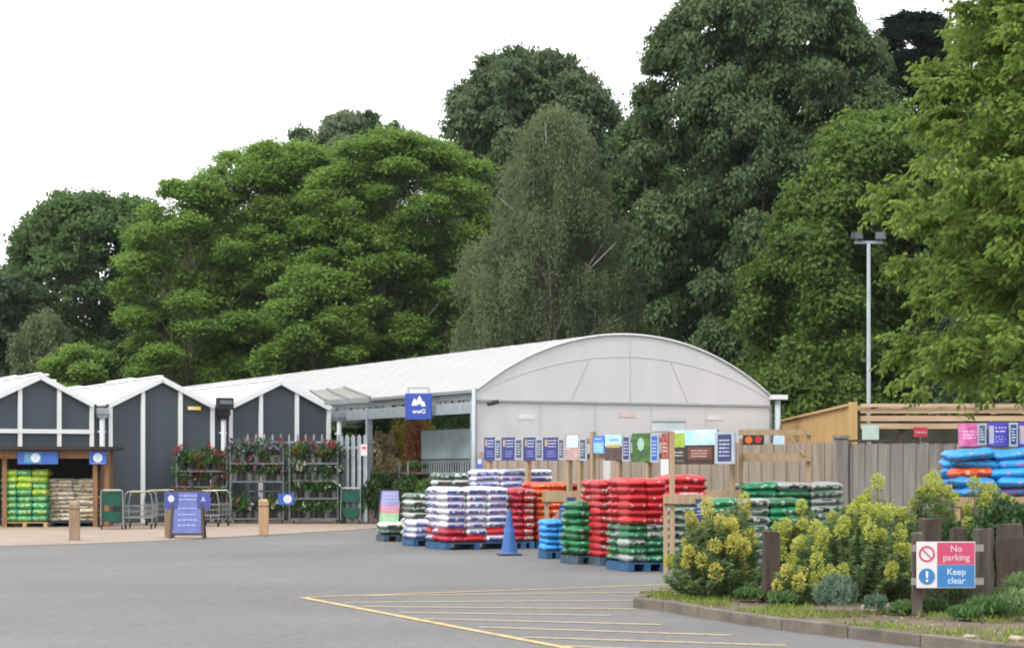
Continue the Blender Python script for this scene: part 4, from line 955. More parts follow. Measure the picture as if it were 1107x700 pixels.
# ------------------------------------------------------------------ flower racks with potted plants
rackm = pm('rack_grey', (.12,.13,.135), .5, metal=.3, var=.15); shelfm = pm('shelf_dark', (.045,.04,.036), .7)
def rack(px0, px1, Y, shelves, label):
    a_ = at(px0,505,Y); a_.z = .004; W = (px1-px0)/F*Y; o = empty('flower_rack', a_, R(2), label, 'plant rack', 'wheeled flower racks'); D = .6; H = max(shelves)+.42
    for x in (0,W):
        for y in (0,D): MB().box(x-.022,x+.022,y-.022,y+.022,.1,H).build('upright', rackm, o)
    for z in shelves:
        s = MB(); s.box(-.02,W+.02,-.02,D+.02,z-.03,z); s.build('shelf', shelfm, o)
        MB().box(-.03,W+.03,-.045,-.021,z-.035,z+.015).build('shelf_edge', rackm, o)
    for x in (.08,W-.08):
        for y in (.05,D-.05): MB().tube([(x-.02,y,.055),(x+.02,y,.055)],.055,12).build('wheel', pm('wheel_tan',(.35,.25,.15),.6), o)
    return o, W, D, a_
PP = {}
def potted(kind):
    """pot, foliage, blossom; built once per kind"""
    if kind in PP: return PP[kind], False
    spec = {'red':((.025,.05,.025),(.07,.11,.05),(.30,.03,.05)),'pink':((.025,.06,.025),(.065,.13,.05),(.42,.08,.24)),'white':((.025,.06,.025),(.06,.12,.045),(.66,.62,.57)),
            'purple':((.035,.065,.045),(.085,.13,.085),(.32,.15,.36)),'green':((.035,.09,.022),(.11,.21,.05),None),'bronze':((.09,.028,.016),(.22,.09,.035),None),'silver':((.08,.12,.10),(.17,.23,.2),None),'orange':((.035,.08,.028),(.08,.15,.045),(.42,.10,.06))}[kind]
    o = empty('potted_plant', (0,0,0))
    MB().tube([(0,0,0),(0,0,.11),(0,0,.125)],[.045,.06,.064],10).build('pot', pm('pot_%s'%('black' if kind in('red','bronze','green') else 'pale'), (.03,.03,.03) if kind in('red','bronze','green') else (.13,.13,.125), .6), o)
    n = 170; d = unit(n); d[:,2] = np.abs(d[:,2])-.15; C = d*RNG.uniform(.04,.17,(n,1))*np.array([1,1,1.35]) + [0,0,.13]
    leaf_mesh('foliage', PP.setdefault(('m',kind), leafmat('leaf_pot_'+kind, spec[0], spec[1])), C, d+unit(n)*.7, unit(n), .07, .03, RNG.random(n), o)
    if spec[2]:
        n = 62; cc = unit(7); cc[:,2] = np.abs(cc[:,2])+.2; cc = cc/np.linalg.norm(cc,axis=1,keepdims=True)*.15*np.array([1,1,1.3])+[0,0,.13]
        C = cc[RNG.integers(0,7,n)] + RNG.normal(0,.016,(n,3))
        leaf_mesh('blossom', PP.setdefault(('b',kind), leafmat('petal_'+kind, tuple(c*.8 for c in spec[2]), tuple(min(1,c*1.15) for c in spec[2]), .2)), C, unit(n), unit(n), .028, .026, RNG.random(n), o)
    PP[kind] = o; return o, True
KW = dict(red='red flowering',pink='pink flowering',white='white flowering',purple='purple flowering',green='fresh green leafy',bronze='bronze leaved',silver='silvery leaved',orange='orange flowering')
def fill(rk, shelves, kinds, phrase, npr=6, sc=1.0):
    o, W, D, a_ = rk; ca_, sa_ = math.cos(R(2)), math.sin(R(2))
    for si,(z,ks) in enumerate(zip(shelves, kinds)):
        for i in range(npr):
            for row in range(2 if si==len(shelves)-1 else 1):
                k = ks[(i+row) % len(ks)]; src, first = potted(k); c = src if first else copy_tree(src)
                x = W*(i+.5)/npr + random.uniform(-.03,.03); y = .12+.28*row
                c.location = (a_.x+x*ca_-y*sa_, a_.y+x*sa_+y*ca_, a_.z+z)
                s_ = sc*random.uniform(1.3,1.75); c.scale = (s_,s_,s_*random.uniform(.95,1.3)); c.rotation_euler = (0,0,random.uniform(0,6))
                tag(c, '%s pot plant, %s along the %s %sshelf of the %s' % (KW[k], ORD[i].replace('top','first'), ['lowest','lower','middle','top'][si] if len(shelves)==4 else ['lowest','middle','top'][si], 'rear ' if row else '', phrase), 'potted plant', 'potted plants on the '+phrase)
s3 = [.14,.62,1.18,1.72]; s4 = [.14,.55,1.05,1.5]
r1 = rack(191,245,53.0,s4,'dark shelved flower rack with bronze and green plants behind the trolleys')
r2 = rack(249,306,52.9,[.14,.7,1.2,1.72][:1]+[1.2,1.72],'grey flower rack with pink and purple flowers behind the orange bollard')
r3 = rack(313,365,52.8,s4[:1]+[.72,1.22,1.72],'grey flower rack with white flowers beside the steel pales')
fill(r1, s4, [['green','bronze'],['bronze','green'],['green','silver','bronze'],['red','green','bronze','green']], 'dark rack', 6, 1.15)
fill(r2, [.14,1.2,1.72], [['pink','green','white','purple'],['pink','green','pink','silver'],['purple','silver','red','silver','green']], 'middle rack', 7, 1.15)
fill(r3, [.14,.72,1.22,1.72], [['green','green','white'],['white','green'],['white','green','white','silver'],['orange','green','red','silver']], 'end rack', 7, 1.1)
# ------------------------------------------------------------------ shrubs seen inside the tunnel and small bushes
bark = pm('bark_brown', (.09,.07,.05), .95, scale=4, col2=(.16,.13,.1), stretch=(3,3,.5), bump=.8, bscale=15)
bark_pale = pm('bark_birch', (.42,.4,.36), .85, scale=5, col2=(.6,.58,.54), stretch=(2,2,1), bump=.3)
LM = {}
def lm(key):
    if key in LM: return LM[key]
    P_ = dict(
      yellowish=((0.052,0.107,0.022),(0.142,0.225,0.047),.45), mid=((0.052,0.105,0.034),(0.120,0.200,0.065),.45), bright=((.090,.185,.036),(.225,.35,.072),.5), dark=((0.036,0.067,0.033),(0.086,0.132,0.063),.4),
      chest=((0.041,0.082,0.029),(0.120,0.176,0.076),.4), birch=((.098,.130,.060),(.205,.245,.125),.5), conifer=((0.016,0.034,0.022),(0.043,0.069,0.043),.15),
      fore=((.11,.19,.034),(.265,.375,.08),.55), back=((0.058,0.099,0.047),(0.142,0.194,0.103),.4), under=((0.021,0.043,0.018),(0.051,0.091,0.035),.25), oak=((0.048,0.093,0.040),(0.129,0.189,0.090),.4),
      redshrub=((.26,.09,.05),(.52,.24,.12),.45), yellowshrub=((.36,.32,.06),(.65,.56,.12),.45), greenshrub=((.06,.12,.04),(.16,.27,.09),.4), darkshrub=((.02,.05,.018),(.07,.13,.045),.3), buff=((.22,.19,.10),(.45,.38,.22),.35),
      euph=((.09,.16,.06),(.23,.34,.14),.4), euphhead=((.40,.39,.08),(.60,.55,.15),.45), euphhead2=((.33,.37,.07),(.50,.53,.13),.45), lav=((.07,.12,.08),(.17,.25,.17),.2), grassm=((.09,.15,.02),(.25,.32,.06),.3), fern=((.04,.10,.03),(.14,.25,.08),.3))[key]
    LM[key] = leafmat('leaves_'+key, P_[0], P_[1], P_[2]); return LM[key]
def blob(loc, rx, ry, h, key, n, ls, lw, name, label, cat, group=None, lumps=9, stem=True, up=.4):
    o = empty(name, loc, random.uniform(0,6), label, cat, group)
    L0 = unit(lumps); L0[:,2] = np.abs(L0[:,2])*.9
    cen = L0*np.array([rx,ry,h*.5])*.55 + [0,0,h*.5]
    k = RNG.integers(0,lumps,n); d = unit(n); C = cen[k] + d*np.array([rx*.5,ry*.5,h*.3])*RNG.uniform(.5,1.05,(n,1))
    C[:,2] = np.abs(C[:,2]); tint = RNG.random(lumps)[k]*.5+RNG.random(n)*.5
    A = d*.5+unit(n)*.6+np.array([0,0,up])
    leaf_mesh('foliage', lm(key), C, A, unit(n)+d*.6, RNG.uniform(.7,1.3,n)*ls, RNG.uniform(.7,1.3,n)*lw, tint, o)
    if stem:
        m = MB()
        for c in cen[:5]: m.tube([(0,0,-.02),(c[0]*.4,c[1]*.4,c[2]*.5),(c[0],c[1],c[2])],[.03,.022,.01],6)
        m.build('stem', bark, o)
    return o
SG = 'garden plants for sale under the tunnel roof'
i = 0
for (px,Y,ytop,r,key,lab) in (
  (414,56.0,462,.5,'buff','buff coloured grassy shrub inside the tunnel'), (425,58.5,466,.6,'buff','second buff shrub deeper in the tunnel'),
  (435,57.0,444,.42,'yellowshrub','yellow leaved shrub left of the red one'), (449,55.3,447,.5,'redshrub','red leaved shrub under the hanging blue sign'),
  (458,58.5,444,.55,'yellowshrub','yellow leaved shrub partly behind the red one'), (470,59.5,440,.8,'greenshrub','tall green shrub behind the glazed screen'),
  (500,57.0,440,.9,'greenshrub','large green shrub at the far tunnel side'), (405,60.5,440,.9,'darkshrub','tall dark shrub deep in the tunnel'),
  (440,64,436,1.6,'darkshrub','very large dark shrub at the back of the tunnel'), (485,62,436,1.4,'darkshrub','large dark shrub at the far tunnel side'),
  (409,54.0,508,.42,'greenshrub','low green plant beside the steel gate pales'), (420,53.9,513,.45,'darkshrub','dark bush behind the poster board'),
  (433,53.6,517,.36,'greenshrub','bushy green plant right of the poster board'), (446,51.6,512,.4,'darkshrub','dark clipped bush before the red shrub'),
  (424,54.8,495,.45,'buff','small buff plant among the dark bushes'), (462,51.0,518,.4,'greenshrub','fresh green plant behind the green sacks'),(402,52.6,520,.35,'darkshrub','small dark plant at the foot of the tunnel post')):
    p_ = at(px,505,Y); p_.z = 0; blob(p_, r, r, hz(ytop,Y), key, 3000, .14, .065, 'garden_shrub', lab, 'shrub', SG)
# plant bench
b_ = at(441,505,53.0); b_.z = 0; o = empty('plant_bench', b_, ANG*.6, 'grey steel plant bench with trays of green plants', 'plant bench')
for x in (0,1.6):
    for y in (0,1.1): MB().box(x-.02,x+.02,y-.02,y+.02,0,1.75).build('upright', galv, o)
for z in (1.0,1.42): MB().box(-.04,1.64,-.04,1.14,z,z+.04).build('shelf', steel_d, o)
for (x,z,lab) in ((.35,1.46,'fresh green plant tray at the near end of the upper bench shelf'),(.95,1.46,'fresh green plant tray in the middle of the upper bench shelf'),(1.4,1.46,'fresh green plant tray at the far end of the upper bench shelf'),(.4,1.04,'green plant tray at the near end of the lower bench shelf'),(1.2,1.04,'green plant tray at the far end of the lower bench shelf')):
    p_ = b_+Vector((x*ca-.4*sa, x*sa+.4*ca, z)); blob(p_, .3,.3,.34,'greenshrub',700,.08,.035,'plant_tray',lab,'plant tray','plants on the bench',stem=False)

# ------------------------------------------------------------------ planting bed
def euphorbia(cx, cy, spread, h, ns, heads, label, z0=.09, lean=(0,0)):
    o = empty('euphorbia', (cx,cy,z0), 0, label, 'flowering shrub', 'yellow euphorbia shrubs in the bed')
    st = MB(); LC=[];LA=[];HN=[]
    HC=[];HA=[];HT=[];LT=[]
    for k in range(ns):
        a = random.uniform(0,2*math.pi); rr = math.sqrt(random.random()); f = 1-.80*rr**2.2
        tip = Vector((math.cos(a)*rr*spread+lean[0]*rr, math.sin(a)*rr*spread*.8+lean[1], h*f*random.uniform(.72,1.08)))
        b0 = Vector((tip.x*.35, tip.y*.35, 0)); mid = b0.lerp(tip,.55)+Vector((tip.x*.12,tip.y*.12,-.02))
        st.tube([b0,mid,tip],[.008,.007,.005],5,cap=False)
        n = 130; t = RNG.uniform(.06,1,n)**.85; P_ = np.array([(b0*(1-s)**2+mid*2*s*(1-s)+tip*s*s)[:] for s in t]); ang = RNG.uniform(0,6.28,n)
        dr = np.stack([np.cos(ang),np.sin(ang),RNG.uniform(-.2,.7,n)],1)
        LC.append(P_+dr*.04); LA.append(dr); LT.append(RNG.random(n)*.6+.4*(t-.25))
        if k < heads:
            n = 190; d = unit(n); sz = random.uniform(.064,.100); el = random.uniform(1.0,1.5)
            HC.append(np.array(tip[:])+d*np.array([sz,sz,sz*el])*RNG.uniform(.55,1,(n,1))+[0,0,sz*.6]); HA.append(d+unit(n)*.8); HT.append(np.clip(RNG.normal(.5,.25,n)+random.uniform(-.25,.25),0,1))
    st.build('stem', pm('euphorbia_stem',(.12,.1,.04),.8), o)
    C = np.concatenate(LC); n = len(C); leaf_mesh('foliage', lm('euph'), C, np.concatenate(LA), unit(n)+[0,0,1], RNG.uniform(.06,.1,n), RNG.uniform(.012,.02,n), np.concatenate(LT), o)
    if HC:
        C = np.concatenate(HC); n = len(C); leaf_mesh('blossom', lm('euphhead' if cx<3.2 else 'euphhead2'), C, np.concatenate(HA), unit(n), RNG.uniform(.022,.036,n), RNG.uniform(.02,.034,n), np.concatenate(HT), o)
    return o
def bx(px, Y): return (px-CXP)/F*Y
euphorbia(bx(770,21.4),21.4,.54,1.0,120,27,'round euphorbia bush with yellow heads at the tip of the bed')
euphorbia(bx(796,22.3),22.3,.34,1.12,50,8,'tall euphorbia behind the tip bush with pale yellow heads')
euphorbia(bx(868,21.6),21.8,.5,1.02,80,24,'euphorbia behind the short brown post')
euphorbia(bx(858,20.3),20.3,.24,.45,26,4,'small low euphorbia at the foot of the short brown post')
euphorbia(bx(925,20.8),20.9,.84,1.02,200,64,'largest euphorbia bush with many lime yellow heads left of the sign')
euphorbia(bx(950,22.6),22.6,.4,1.25,40,12,'thin tall euphorbia standing behind the largest one')
euphorbia(bx(1012,22.8),22.9,.6,1.28,90,34,'tall lime flowered euphorbia behind the sign')
euphorbia(bx(1062,23.4),23.4,.55,1.3,70,18,'sparse lime flowered euphorbia below the blue sacks')
euphorbia(bx(1100,22.2),22.2,.5,1.15,70,4,'mostly green euphorbia at the frame edge behind the posts')
# low plants
blob((bx(905,18.9),18.9,.09), .27,.24,.42,'lav',2600,.06,.012,'santolina','round grey green cushion plant in front of the big euphorbia','plant',up=.9,stem=False)
blob((bx(947,19.0),19.0,.09), .14,.14,.22,'lav',600,.06,.012,'low_plant','small grey green tuft beside the cushion plant','plant',up=.9,stem=False)
FP = 'leafy plants along the kerb'
for px,Y,r,h,key,lab in ((1062,18.6,.2,.26,'fern','ferny rosette below the sign post'),(1083,18.9,.2,.3,'greenshrub','bright leafy weed right of the sign'),(1102,18.2,.2,.36,'euph','low grey green plant at the frame edge'),(1010,18.9,.12,.2,'greenshrub','small bright weed under the sign'),(1030,19.6,.28,.4,'darkshrub','dark leafy plant behind the sign bottom'),(1104,18.9,.22,.5,'euph','upright grey green plant by the last post'),(845,20.1,.13,.2,'greenshrub','small green weed at the foot of the brown post'),(978,18.9,.14,.16,'greenshrub','low weed left of the sign post'),(815,20.7,.2,.2,'greenshrub','green weed between tip bush and brown post'),(1045,18.2,.14,.17,'fern','small ferny weed near the kerb')):
    blob((bx(px,Y),Y,.09), r*1.45,r*1.2,h*.85,key,900,.085,.022,'leafy_plant',lab,'plant',FP,stem=False,up=.7)
blob((bx(1098,21),21,.09), .62,.55,1.15,'darkshrub',5200,.075,.045,'dark_shrub','dense dark green shrub behind the posts at the frame edge','shrub')
blob((bx(1010,21.6),21.6,.09), .7,.5,.9,'darkshrub',4200,.07,.04,'dark_shrub','dark low shrub behind the sign and its fence','shrub')
# grass and litter
def scatter(n, f):
    out_ = []
    while len(out_) < n:
        x = random.uniform(1.4,9); y = random.uniform(13.5,27)
        if inside_bed(x,y) and f(x,y): out_.append((x,y))
    return np.array(out_)
from mathutils import noise as mnoise
def gfil(x,y): return mnoise.noise(Vector((x*1.3,y*1.3,0))) > -.05 and not (-.1 < mnoise.noise(Vector((x*.8+9,y*.8,3))) < .02)
P_ = scatter(24000, gfil); n = len(P_); C = np.concatenate([P_, np.full((n,1),.095)],1); ln = RNG.uniform(.03,.095,n); C[:,2] += ln*.4
A = np.stack([RNG.normal(0,.5,n),RNG.normal(0,.5,n),np.ones(n)],1)
tag(leaf_mesh('grass', lm('grassm'), C, A, unit(n), ln, np.full(n,.011), RNG.random(n)), 'short yellowish green grass on the planting bed', 'grass', None, 'stuff')
P_ = scatter(5000, lambda x,y: True); n = len(P_); C = np.concatenate([P_, RNG.uniform(.1,.112,(n,1))],1); A = unit(n); A[:,2] *= .15
tag(leaf_mesh('litter', leafmat('dry_litter',(.12,.085,.05),(.42,.35,.24),.05), C, A, unit(n)*.3+[0,0,1], RNG.uniform(.015,.05,n), RNG.uniform(.01,.03,n), RNG.random(n)), 'dry leaf and bark litter on the planting bed', 'litter', None, 'stuff')
# stones in the bed
for px,py,s,lab in ((952,660,.2,'pale flat stone left of the sign post'),(1078,657,.16,'brown stone below the fence rail'),(1048,689,.05,'small pinkish stone by the kerb'),(1100,691,.07,'white stone by the kerb near the frame edge')):
    q = gr(px,py,.1); g_ = bag_grid(int(px)); m = MB().add([(x*2*s,y*1.6*s,z*.7*s) for x,y,z in g_[0]], g_[1]); tag(m.build('stone', pm('stone_pale',(.3,.25,.19),.9,scale=8,bump=.5), loc=(q.x,q.y,.11), rz=random.uniform(0,3), smooth=True), lab, 'stone', 'stones in the bed')
# short posts and sign
def rough_post(px, Y, ytop, wpx, label, mat=brownw):
    x = bx(px,Y); h = hz(ytop,Y)-.09; w_ = wpx/F*Y/2; o = empty('short_post', (x,Y,.09), R(random.uniform(-14,14)), label, 'post', 'short dark timber posts in the bed')
    g_ = []; m = MB(); nl = 6
    for k in range(nl+1):
        z = h*k/nl - (.15 if k==0 else 0); ox, oy = random.uniform(-.006,.006), random.uniform(-.006,.006)
        for cx_,cy_ in ((-1,-1),(1,-1),(1,1),(-1,1)): g_.append((cx_*w_*random.uniform(.92,1.05)+ox, cy_*w_*random.uniform(.92,1.05)+oy, z+(random.uniform(-.02,.015) if k==nl else 0)))
    fcs = [(k*4+i, k*4+(i+1)%4, (k+1)*4+(i+1)%4, (k+1)*4+i) for k in range(nl) for i in range(4)]+[(nl*4,nl*4+1,nl*4+2,nl*4+3)]
    m.add(g_, fcs).build('timber', mat, o, bevel=.008)
    return o
rough_post(833.5,20.6,573,17,'brown post rising between the euphorbia bushes')
rough_post(854,22.6,562,8,'thin brown post behind the euphorbia flowers')
greyp = pm('grey_brown_timber', (.04,.033,.027), .9, scale=3, col2=(.11,.092,.074), stretch=(5,5,.5), bump=.6)
rough_post(991.5,18.75,575,12,'grey brown post carrying the left edge of the no parking sign', greyp)
rough_post(1005,19.9,560,20,'thick dark post behind the top left of the sign')
rough_post(1036,20.3,570,16,'dark post behind the top of the sign')
rough_post(1063,18.9,571,17,'grey brown post carrying the right edge of the no parking sign', greyp)
rough_post(1092,19.8,566,27,'thick dark post at the frame edge right of the sign')
def rail(label, p0, p1, w_, h_, mat=brownw):
    o = empty('fence_rail', (Vector(p0)+Vector(p1))/2, 0, label, 'rail', 'low timber rails in the bed'); d = (Vector(p1)-Vector(p0))/2
    MB().beam(-d,d,w_,h_).build('timber', mat, o, bevel=.01); return o
rail('low dark timber beam lying between the sign posts', at(1012,651,19.5)+Vector((0,0,.06)), at(1125,652,19.2)+Vector((0,0,.06)), .14,.2)
Ys = 18.6
o = empty('parking_sign', at(1022.5,610,Ys), R(2), 'rectangular no parking keep clear sign in red, white and blue', 'sign')
W_ = 64/F*Ys; H_ = 50/F*Ys
MB().box(-W_/2,W_/2,-.004,.004,-H_/2,H_/2).build('board', pm('sign_white',(.55,.54,.55),.4,var=.04,scale=6), o, bevel=.002)
redm = pm('sign_red_panel', (.42,.055,.115), .4, var=.1, scale=9); blm = pm('sign_blue_panel', (.035,.16,.38), .4, var=.1, scale=9)
x0 = -W_/2+W_*.35
MB().box(x0,W_/2-.008,-.0075,-.004,.003,H_/2-.008).build('red_panel', redm, o); MB().box(x0,W_/2-.008,-.0075,-.004,-H_/2+.008,-.001).build('blue_panel', blm, o)
cx_ = -W_/2+W_*.175
m = MB(); N_=40; r0,r1=.062,.082; cz_ = H_*.235
V=[];Fq=[]
for i in range(N_):
    a=2*math.pi*i/N_; V += [(cx_+r0*math.cos(a),-.0075,cz_+r0*math.sin(a)),(cx_+r1*math.cos(a),-.0075,cz_+r1*math.sin(a)),(cx_+r0*math.cos(a),-.004,cz_+r0*math.sin(a)),(cx_+r1*math.cos(a),-.004,cz_+r1*math.sin(a))]
for i in range(N_):
    a=i*4;b=((i+1)%N_)*4; Fq += [(a,a+1,b+1,b),(a+1,a+3,b+3,b+1),(a,b,b+2,a+2)]
m.add(V,Fq); m.beam((cx_-.046,-.0065,cz_+.046),(cx_+.046,-.0065,cz_-.046),.003,.014,up=(1,0,1)); m.build('prohibition_ring', redm, o)
m = MB(); m.poly(disc_pts(cx_,-H_*.25,.082,36,-.0075)[::-1], .0035,(0,1,0)).build('mandatory_disc', blm, o)
m = MB(); m.poly([(cx_-.013,-.0105,-H_*.25+.052),(cx_+.013,-.0105,-H_*.25+.052),(cx_+.008,-.0105,-H_*.25-.018),(cx_-.008,-.0105,-H_*.25-.018)][::-1],-.003,(0,-1,0)).poly(disc_pts(cx_,-H_*.25-.043,.0125,14,-.0105)[::-1],.003,(0,1,0)).build('exclamation_mark', white, o)
xt = (x0+W_/2)/2
text('No\nparking', .092, (xt,-.0085,H_*.25), pm('sign_lettering_pale',(.52,.4,.43),.5,var=.02), o, .0008); text('Keep\nclear', .092, (xt,-.0085,-H_*.25), pm('sign_lettering_light',(.46,.54,.62),.5,var=.02), o, .0008)
for z in (H_*.36,-H_*.36): MB().box(-W_/2-.05,W_/2+.09,.006,.024,z-.035,z+.035).build('mounting_rail', pm('rail_grey',(.2,.18,.16),.8), o)

# ------------------------------------------------------------------ trees
def limb_mesh(o, mat, H, r0, targets, trunk_top=.75, lean=(0,0)):
    m = MB(); k = 7
    tp = [Vector((lean[0]*(i/k)**1.5+math.sin(i*1.7)*r0*.35, lean[1]*(i/k)**1.5+math.cos(i*2.1)*r0*.35, H*trunk_top*i/k - (.2 if i==0 else 0))) for i in range(k+1)]
    m.tube(tp, [r0*(1-.85*i/k)*(1.25 if i==0 else 1) for i in range(k+1)], 9)
    for t in targets:
        t = Vector(t); z = max(H*.12, min(t.z*.62, H*trunk_top*.95)); f = z/(H*trunk_top)*k; i = min(int(f),k-1); s = tp[i].lerp(tp[i+1], f-i)
        mid = s.lerp(t,.5)+Vector((random.uniform(-.3,.3),random.uniform(-.3,.3),(t-s).length*.08)); rr = max(.03, r0*(1-.85*f/k)*.45)
        m.tube([s,s.lerp(mid,.5)+Vector((0,0,.05)),mid,t],[rr,rr*.8,rr*.55,rr*.2],6,cap=False)
        for q in range(2):
            e = mid.lerp(t,.5)+Vector((random.uniform(-1,1),random.uniform(-1,1),random.uniform(-.2,.9)))*(t-s).length*.3
            m.tube([mid,mid.lerp(e,.6),e],[rr*.45,rr*.3,rr*.12],5,cap=False)
    return m.build('trunk', mat, o, smooth=True)
def tree(px, Y, ytop, wpx, key, style, label, name='broadleaf_tree', prof=None, nb=44, nleaf=90000, ls=.26, lobe=1.0, base=.08, seed=1, barkm=None, group='trees behind the garden centre', lean=(0,0), depth=.8, sub=8):
    """trunk, limbs and a crown: boughs on the envelope, smaller clumps on each bough, sprays of leaves on each clump"""
    global RNG
    RNG = np.random.default_rng(seed); random.seed(seed)
    H = hz(ytop,Y); Rm = wpx/2/F*Y; X = (px-CXP)/F*Y
    o = empty(name, (X,Y,0), 0, label, 'tree', group)
    prof = prof or [(0,.6),(.2,.9),(.4,1),(.65,.96),(.82,.8),(.93,.55),(1,.2)]
    pz = np.array([p[0] for p in prof]); pr = np.array([p[1] for p in prof]); ph = RNG.uniform(0,6.28,4)
    sqb = {'layer':.72,'conifer':.4,'weep':1.15}.get(style,.85)
    bc=[];br=[];bo=[]
    for i in range(nb):
        t = base+(1-base)*((i+.5)/nb)**.9; a = i*2.39996+RNG.uniform(-.5,.5)
        env = np.interp(t,pz,pr)*Rm*(1+.13*math.sin(2*a+ph[0]+t*4)+.08*math.sin(5*a+ph[1]+t*9))
        s = lobe*Rm*RNG.uniform(.20,.40)
        q = max(0, env-s*.8)*(1 if RNG.random()<.8 else RNG.uniform(.3,.9))
        zz = min(H*t, H-s*sqb*1.1) + RNG.uniform(-.3,.3)*s
        bc.append((math.cos(a)*q+lean[0]*t, math.sin(a)*q*depth, min(zz,H-s*sqb))); br.append(s); bo.append((math.cos(a),math.sin(a),0))
    bc=np.array(bc);br=np.array(br);bo=np.array(bo)
    kb = np.repeat(np.arange(nb),sub); ns_=len(kb)
    d = unit(ns_)+bo[kb]*.55+np.array([0,0,.35]); d/=np.linalg.norm(d,axis=1,keepdims=True)
    cen = bc[kb]+d*br[kb][:,None]*.78*np.array([1.1,1.1,sqb]); rad = br[kb]*RNG.uniform(.26,.52,ns_); cen[:,2]=np.minimum(cen[:,2],H-rad*.5)
    sq = {'layer':np.array([1.3,1.3,.55]),'weep':np.array([.9,.9,1.2]),'conifer':np.array([1.3,1.3,.35])}.get(style,np.array([1.1,1.1,.72]))
    per = {'weep':24,'conifer':20}.get(style,16); nsp = nleaf//per
    wgt = rad**2; wgt /= wgt.sum()
    # the side away from the car park needs fewer leaves
    wgt = wgt*np.where(cen[:,1] > Rm*.35, .45, 1.0); wgt /= wgt.sum()
    k = RNG.choice(ns_, nsp, p=wgt)
    d = unit(nsp)+np.array([0,0,.42])+bo[kb[k]]*.35; d/=np.linalg.norm(d,axis=1,keepdims=True)
    S_ = cen[k]+d*sq*rad[k][:,None]*(RNG.uniform(.2,1.25,(nsp,1))**.7+(RNG.random((nsp,1))<.14)*RNG.uniform(.1,.6,(nsp,1)))
    nf_ = int(nsp*.16); tt = RNG.uniform(base,.9,nf_); aa = RNG.uniform(0,6.28,nf_); q_ = np.interp(tt,pz,pr)*Rm*np.sqrt(RNG.random(nf_))*.72
    S_[:nf_] = np.stack([np.cos(aa)*q_, np.sin(aa)*q_*.6+Rm*.1, tt*H],1)
    outw = S_*[1,1,0]; outw = outw/(np.linalg.norm(outw,axis=1,keepdims=True)+1e-6)
    tb = RNG.random(nb); tl_ = RNG.random(ns_); ts = RNG.random(nsp)
    rep = np.repeat(np.arange(nsp), per); n = len(rep)
    if style == 'weep':
        C = S_[rep] + np.stack([RNG.normal(0,.10,n),RNG.normal(0,.10,n),-RNG.uniform(0,1.2,n)],1)
        A = np.stack([RNG.normal(0,.45,n),RNG.normal(0,.45,n),-np.ones(n)],1); Nn = d[rep]*.8+unit(n)*.7; ll = RNG.uniform(.6,1.3,n)*ls; ww = ll*.5
    elif style == 'layer':
        C = S_[rep] + np.stack([RNG.normal(0,.26,n),RNG.normal(0,.26,n),RNG.normal(0,.12,n)],1)
        A = outw[rep]*.5+unit(n)*[1,1,.35]-[0,0,.15]; Nn = unit(n)*.5+d[rep]*.35+[0,0,.8]; ll = RNG.uniform(.6,1.3,n)*ls; ww = ll*.5
    elif style == 'conifer':
        C = S_[rep] + outw[rep]*RNG.uniform(-.4,.4,(n,1)) + RNG.normal(0,.08,(n,3)); A = outw[rep]+unit(n)*.35+[0,0,.15]; Nn = unit(n)*.5+[0,0,1]; ll = RNG.uniform(.7,1.3,n)*ls; ww = ll*.28
    elif style == 'hand':
        C = S_[rep] + RNG.normal(0,.15,(n,3)) - [0,0,.05]; A = d[rep]*.5+unit(n)*.6-[0,0,.75]; Nn = d[rep]*1.0+unit(n)*.4+[0,0,.4]; ll = RNG.uniform(.7,1.35,n)*ls; ww = ll*.5
    else:
        C = S_[rep] + RNG.normal(0,.16,(n,3)); A = unit(n)+d[rep]*.3-[0,0,.3]; Nn = d[rep]*.9+unit(n)*.5+[0,0,.4]; ll = RNG.uniform(.6,1.3,n)*ls; ww = ll*.6
    C[:,2] = np.maximum(C[:,2], .15)
    tint = .22*tb[kb[k]][rep]+.2*tl_[k][rep]+.22*ts[rep]+.36*RNG.random(n)
    leaf_mesh('crown', lm(key), C, A, Nn, ll, ww, tint, o)
    limb_mesh(o, barkm or bark, H, H*.02, [bc[i] for i in range(nb) if i%max(1,nb//26)==0], lean=lean)
    return o
tree(104,100,208,228,'mid','round','wide olive green tree at the left end of the wood', seed=11, nleaf=150000, ls=.26, nb=60, lobe=.85, prof=[(0,.7),(.3,1),(.55,1),(.75,.9),(.9,.65),(1,.3)])
tree(8,93,300,120,'dark','round','dark tree at the left border of the picture', seed=12, nleaf=60000, ls=.24, nb=34)
tree(48,90,335,85,'birch','weep','small weeping birch before the dark tree at the left', 'birch_tree', seed=13, nleaf=34000, ls=.17, nb=26, barkm=bark_pale)
tree(86,86,372,84,'bright','layer','low bright green tree above the first gable roof', seed=14, nleaf=36000, ls=.2, nb=24, prof=[(0,.8),(.5,1),(.8,.85),(1,.4)])
tree(295,92,156,215,'bright','layer','broad bright green tiered tree in the middle left of the wood', seed=15, nleaf=230000, ls=.2, nb=135, lobe=.64, prof=[(0,.75),(.25,1),(.5,.98),(.72,.88),(.88,.66),(1,.3)])
tree(205,89,192,140,'bright','layer','lower bright green tree beside the olive green one', seed=16, nleaf=80000, ls=.22, nb=44, lobe=.85)
tree(428,90,146,205,'bright','layer','tall bright green tiered tree left of the weeping birch', seed=17, nleaf=230000, ls=.2, nb=135, lobe=.66, prof=[(0,.75),(.25,.95),(.5,1),(.72,.92),(.88,.75),(1,.35)])
tree(345,87,290,130,'bright','layer','smaller bright green tree between the two tall tiered ones', seed=18, nleaf=80000, ls=.22, nb=44, lobe=.85)
